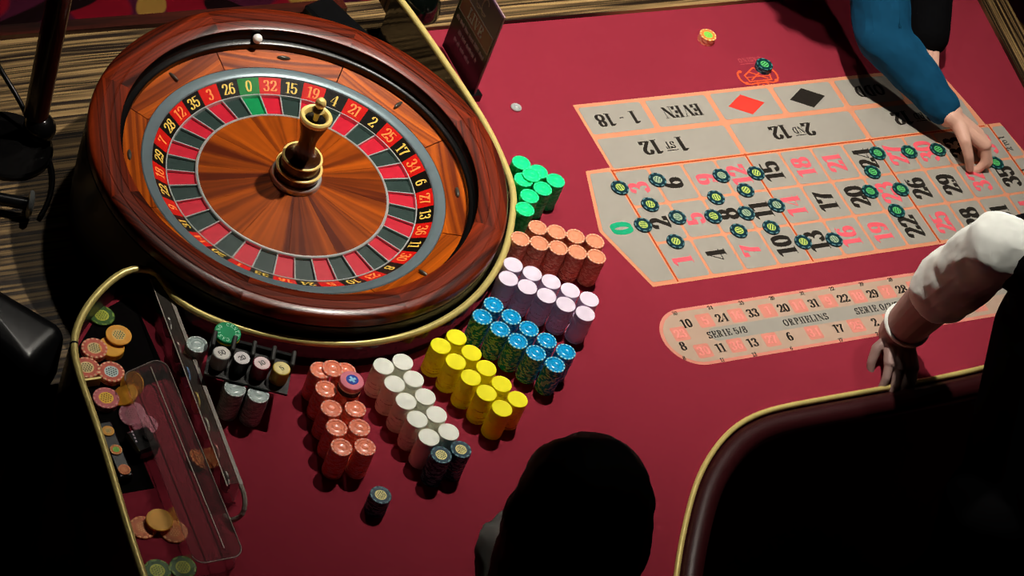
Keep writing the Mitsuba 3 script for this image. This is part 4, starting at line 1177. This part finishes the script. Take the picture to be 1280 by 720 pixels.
put("hair", mikit.ply(mesh_of(body_of(hair), 0.012, 3), "brown_hair", smooth=True), P1, "short brown hair")

# second player in black leaning an elbow on the felt
hips, chest, neck = V(1.10, 1.22, -0.02), V(1.06, 1.06, 0.34), V(1.05, 0.99, 0.50)
shA, elA, wrA = V(0.985, 0.885, 0.37), V(0.990, 0.690, 0.16), V(0.918, 0.508, 0.055)
shB, elB, wrB = V(1.24, 1.03, 0.40), V(1.32, 1.05, 0.14), V(1.27, 0.88, 0.06)
handA = hand_bones(wrA, V(-0.55, -0.75, -0.12), V(0.1, 0.3, -1), 80, 0.6, -1, 0.85)
handB = hand_bones(wrB, V(-0.3, -1, -0.2), V(0, 0, -1), 18, 1, 1)
legs = []
for s in (-1, 1):
    legs += [(hips + V(0.09 * s, 0, -0.02), 0.085, V(1.10 + 0.10 * s, 1.28, -0.45), 0.055), (V(1.10 + 0.10 * s, 1.28, -0.45), 0.055, V(1.10 + 0.11 * s, 1.33, -0.84), 0.038), (V(1.10 + 0.11 * s, 1.33, -0.86), 0.036, V(1.10 + 0.12 * s, 1.18, -0.875), 0.024)]
limbs = [(hips, 0.12, chest, 0.125), (chest, 0.12, neck - V(0, 0, 0.03), 0.06), (neck, 0.052, neck + V(0, -0.05, 0.08), 0.05), (shA, 0.052, elA, 0.038), (elA, 0.038, wrA, 0.025), (shB, 0.05, elB, 0.038), (elB, 0.038, wrB, 0.025), (neck - V(0, 0, 0.06), 0.05, shA, 0.055), (neck - V(0, 0, 0.06), 0.05, shB, 0.055)] + legs
top = [(hips + V(0, 0, 0.06), 0.15, chest, 0.15), (chest, 0.145, neck - V(0, 0, 0.05), 0.085), (neck - V(0, 0, 0.06), 0.07, shA, 0.075), (neck - V(0, 0, 0.06), 0.07, shB, 0.075), (shA, 0.074, elA, 0.058), (elA, 0.058, elA + (wrA - elA) * 0.88, 0.050), (shB, 0.07, elB, 0.056), (elB, 0.056, elB + (wrB - elB) * 0.9, 0.038)]
trousers = [(hips + V(0, 0, 0.02), 0.15, hips + V(0, 0, -0.05), 0.14)] + [(hips + V(0.09 * s, 0, -0.02), 0.105, V(1.10 + 0.10 * s, 1.28, -0.45), 0.075) for s in (-1, 1)] + [(V(1.10 + 0.10 * s, 1.28, -0.45), 0.075, V(1.10 + 0.11 * s, 1.33, -0.84), 0.06) for s in (-1, 1)]
hd = neck + V(0, -0.08, 0.16)
P2 = person("person in black resting an arm on the felt behind the blue sleeve", "skin", hd, V(0, -0.9, -0.4), V(0, -0.35, 0.9), limbs, [("black_top", top, "black_cloth", 6), ("trousers", trousers, "black_cloth", 4)], [handA, handB])
put("hair", mikit.ply(mesh_of(body_of([(hd + V(0, 0.03, 0.05), 0.095, hd + V(0, 0.07, 0.0), 0.085)]), 0.012, 3), "black_hair", smooth=True), P2, "short dark hair")

# dealer at the bottom, seen from behind and above: dark bobbed hair, pale collar
hd = V(-0.882, -0.848, 0.615)
neck, chest, hips = V(-0.905, -0.90, 0.455), V(-0.93, -0.97, 0.26), V(-0.95, -1.02, -0.05)
shL, shR = V(-1.035, -1.075, 0.35), V(-0.755, -1.03, 0.36)
elL, wrL, elR, wrR = V(-1.09, -1.12, 0.08), V(-1.03, -1.00, -0.10), V(-0.70, -1.05, 0.10), V(-0.78, -0.94, -0.10)
hL = hand_bones(wrL, V(0.5, 0.8, -0.2), V(0, 0, -1), 20, 1, -1, 0.92)
hR = hand_bones(wrR, V(-0.4, 0.8, -0.2), V(0, 0, -1), 20, 1, 1, 0.92)
legs = []
for s in (-1, 1):
    legs += [(hips + V(0.08 * s, 0, -0.02), 0.085, V(-0.95 + 0.09 * s, -1.0, -0.46), 0.055), (V(-0.95 + 0.09 * s, -1.0, -0.46), 0.055, V(-0.95 + 0.09 * s, -1.05, -0.84), 0.038), (V(-0.95 + 0.09 * s, -1.05, -0.86), 0.034, V(-0.95 + 0.10 * s, -0.92, -0.875), 0.024)]
limbs = [(hips, 0.115, chest, 0.115), (chest, 0.11, neck - V(0, 0, 0.04), 0.055), (neck, 0.047, hd - V(0, 0.01, 0.07), 0.045), (neck - V(0, 0, 0.05), 0.045, shL, 0.05), (neck - V(0, 0, 0.05), 0.045, shR, 0.05), (shL, 0.047, elL, 0.036), (elL, 0.036, wrL, 0.023), (shR, 0.047, elR, 0.036), (elR, 0.036, wrR, 0.023)] + legs
shirt = [(hips, 0.125, chest, 0.128), (chest, 0.125, neck - V(0, 0, 0.06), 0.065), (neck - V(0, 0, 0.06), 0.055, shL, 0.062), (neck - V(0, 0, 0.06), 0.055, shR, 0.062), (shL, 0.060, elL, 0.05), (elL, 0.05, elL + (wrL - elL) * 0.85, 0.036), (shR, 0.060, elR, 0.05), (elR, 0.05, elR + (wrR - elR) * 0.85, 0.036)]
vest = [(hips, 0.132, chest, 0.136), (chest, 0.134, neck - V(0, 0.0, 0.10), 0.085)] + [(hips + V(0.08 * s, 0, -0.02), 0.10, V(-0.95 + 0.09 * s, -1.0, -0.46), 0.07) for s in (-1, 1)] + [(V(-0.95 + 0.09 * s, -1.0, -0.46), 0.07, V(-0.95 + 0.09 * s, -1.05, -0.84), 0.058) for s in (-1, 1)]
P3 = person("person with dark bobbed hair seen from behind at the bottom of the table", "skin", hd, V(0.1, 0.9, -0.45), V(0.0, 0.4, 0.9), limbs, [("shirt", shirt, "white_cotton", 5), ("black_vest", vest, "black_cloth", 5)], [hL, hR])
hairb = [(hd + V(0, -0.012, 0.035), 0.100, hd + V(0.0, -0.03, -0.01), 0.102), (hd + V(-0.045, -0.02, 0.0), 0.075, hd + V(-0.060, -0.045, -0.13), 0.060), (hd + V(0.032, -0.03, 0.0), 0.072, hd + V(0.045, -0.055, -0.12), 0.055), (hd + V(0, -0.06, 0.0), 0.085, hd + V(0, -0.075, -0.13), 0.07)]
put("hair", mikit.ply(wrinkle(mesh_of(body_of(hairb), 0.010, 6), 0.006, 30, 3), "black_hair", smooth=True), P3, "black bobbed hair")
col = []
for a0 in range(0, 360, 30):
    a, b2 = math.radians(a0), math.radians(a0 + 30)
    r = 0.105
    zz = 0.014 * (1 if (a0 // 30) % 2 else -1)
    cc = V(-0.858, -0.842, 0.446)
    col.append((cc + V(r * math.cos(a), r * math.sin(a), zz), 0.018, cc + V(r * math.cos(b2), r * math.sin(b2), -zz), 0.018))
put("collar", mikit.ply(wrinkle(mesh_of(body_of(col), 0.008, 3), 0.006, 60, 8), "white_cotton", smooth=True), P3, "ruffled pale collar")

# dealer at the right in a white shirt and black vest, one straight arm pressing on the felt
sh, el, wr = V(0.325, -0.372, 0.45), V(0.345, -0.302, 0.25), V(0.378, -0.243, 0.045)
neck, chest, hips = V(0.515, -0.475, 0.53), V(0.505, -0.50, 0.30), V(0.52, -0.62, -0.03)
sh2, el2, wr2 = V(0.70, -0.58, 0.43), V(0.80, -0.64, 0.18), V(0.82, -0.54, -0.05)
hA = hand_bones(wr, V(-0.35, -0.85, -0.22), V(-0.1, 0.1, -1), 24, 0.9, -1, 0.95)
hB = hand_bones(wr2, V(0, 0.3, -1), V(-1, 0, 0), 18, 1, 1)
legs = []
for s in (-1, 1):
    legs += [(hips + V(0.09 * s, 0, -0.02), 0.085, V(0.55 + 0.10 * s, -0.70, -0.46), 0.055), (V(0.55 + 0.10 * s, -0.70, -0.46), 0.055, V(0.55 + 0.10 * s, -0.75, -0.84), 0.038), (V(0.55 + 0.10 * s, -0.75, -0.86), 0.034, V(0.55 + 0.11 * s, -0.60, -0.875), 0.024)]
hd = V(0.54, -0.43, 0.70)
limbs = [(hips, 0.12, chest, 0.125), (chest, 0.12, neck - V(0, 0, 0.04), 0.06), (neck, 0.05, hd - V(0, 0.02, 0.08), 0.048), (neck - V(0, 0, 0.06), 0.05, sh, 0.052), (neck - V(0, 0, 0.06), 0.05, sh2, 0.052), (sh, 0.052, el, 0.050), (el, 0.053, wr, 0.040), (sh2, 0.05, el2, 0.04), (el2, 0.04, wr2, 0.026)] + legs
slv = el + (wr - el) * 0.06
shirt = [(chest, 0.135, neck - V(0, 0, 0.06), 0.07), (neck - V(0, 0, 0.06), 0.06, sh, 0.068), (neck - V(0, 0, 0.06), 0.06, sh2, 0.068), (sh, 0.066, el, 0.066), (el, 0.066, slv, 0.058), (sh2, 0.066, el2, 0.062)]
vest = [(hips, 0.15, chest, 0.152), (chest, 0.150, neck - V(-0.02, 0, 0.09), 0.10), (chest + V(0.05, 0, 0.1), 0.14, neck - V(-0.05, 0, 0.06), 0.09), (chest + V(-0.03, 0.02, 0.08), 0.12, V(0.415, -0.415, 0.445), 0.078), (neck - V(0, 0, 0.06), 0.078, V(0.382, -0.402, 0.450), 0.080)] + [(hips + V(0.09 * s, 0, -0.02), 0.105, V(0.55 + 0.10 * s, -0.70, -0.46), 0.075) for s in (-1, 1)] + [(V(0.55 + 0.10 * s, -0.70, -0.46), 0.075, V(0.55 + 0.10 * s, -0.75, -0.84), 0.06) for s in (-1, 1)]
P4 = person("person in white shirt and black vest pressing one arm on the felt", "skin_tan", hd, V(0.0, 0.9, -0.45), V(0.0, 0.4, 0.9), limbs, [("black_vest", vest, "black_cloth", 5)], [hA, hB])
put("white_sleeves", mikit.ply(wrinkle(mesh_of(body_of(shirt), 0.010, 5), 0.009, 20, 2), "white_cotton", smooth=True), P4, "white rolled-up shirt sleeves")
bp = el + (wr - el) * 0.80
d = unit(wr - el)
tt = trimesh.creation.torus(0.0445, 0.0045, 32, 10)
a = unit(np.cross(d, [0, 0, 1.0]) if abs(d[2]) < 0.99 else V(1, 0, 0))
tt.apply_transform(frame(bp, a, np.cross(d, a), d))
put("bracelet", mikit.ply(tt, "white_cotton", smooth=True), P4, "pale bracelet")
put("hair", mikit.ply(mesh_of(body_of([(hd + V(0, -0.03, 0.05), 0.095, hd + V(0, -0.06, -0.02), 0.088)]), 0.012, 3), "black_hair", smooth=True), P4, "short black hair")

# ------------------------------------------------------------------ lamps above the table
for k, (x, y, z, rad, rc_, dp) in enumerate(LAMPS):
    LK = thing("pendant_lamp", f"black can lamp hanging over the {('layout', 'right end of the table', 'wheel', 'dealer side')[k]}", "lamp")
    m = lathe([(rc_, z), (rc_, z + dp + 0.02), (0.0, z + dp + 0.02), (0.0, z + dp + 0.024), (rc_ + 0.004, z + dp + 0.024), (rc_ + 0.004, z), (rc_, z)], 40, (x, y, 0))
    put("can", mikit.ply(m, "lamp_can"), LK)
    m = trimesh.creation.cylinder(0.006, 4.0 - (z + dp + 0.024), sections=10)
    m.apply_translation((x, y, (z + dp + 0.024 + 4.0) / 2))
    put("stem", mikit.ply(m, "lamp_can"), LK)
    th = np.linspace(0, 2 * math.pi, 25)[:-1]
    v = np.vstack([np.c_[x + 0.05 * np.cos(th), y + 0.05 * np.sin(th), np.full(24, z + dp)], [[x, y, z + dp]]])
    f = [(i, 24, (i + 1) % 24) for i in range(24)]
    put("glowing_disc", {**mikit.ply(trimesh.Trimesh(v, np.array(f), process=False), "lamp_can"), "emitter": {"type": "area", "radiance": {"type": "rgb", "value": [rad * q for q in LAMP_COLOR]}}}, LK)
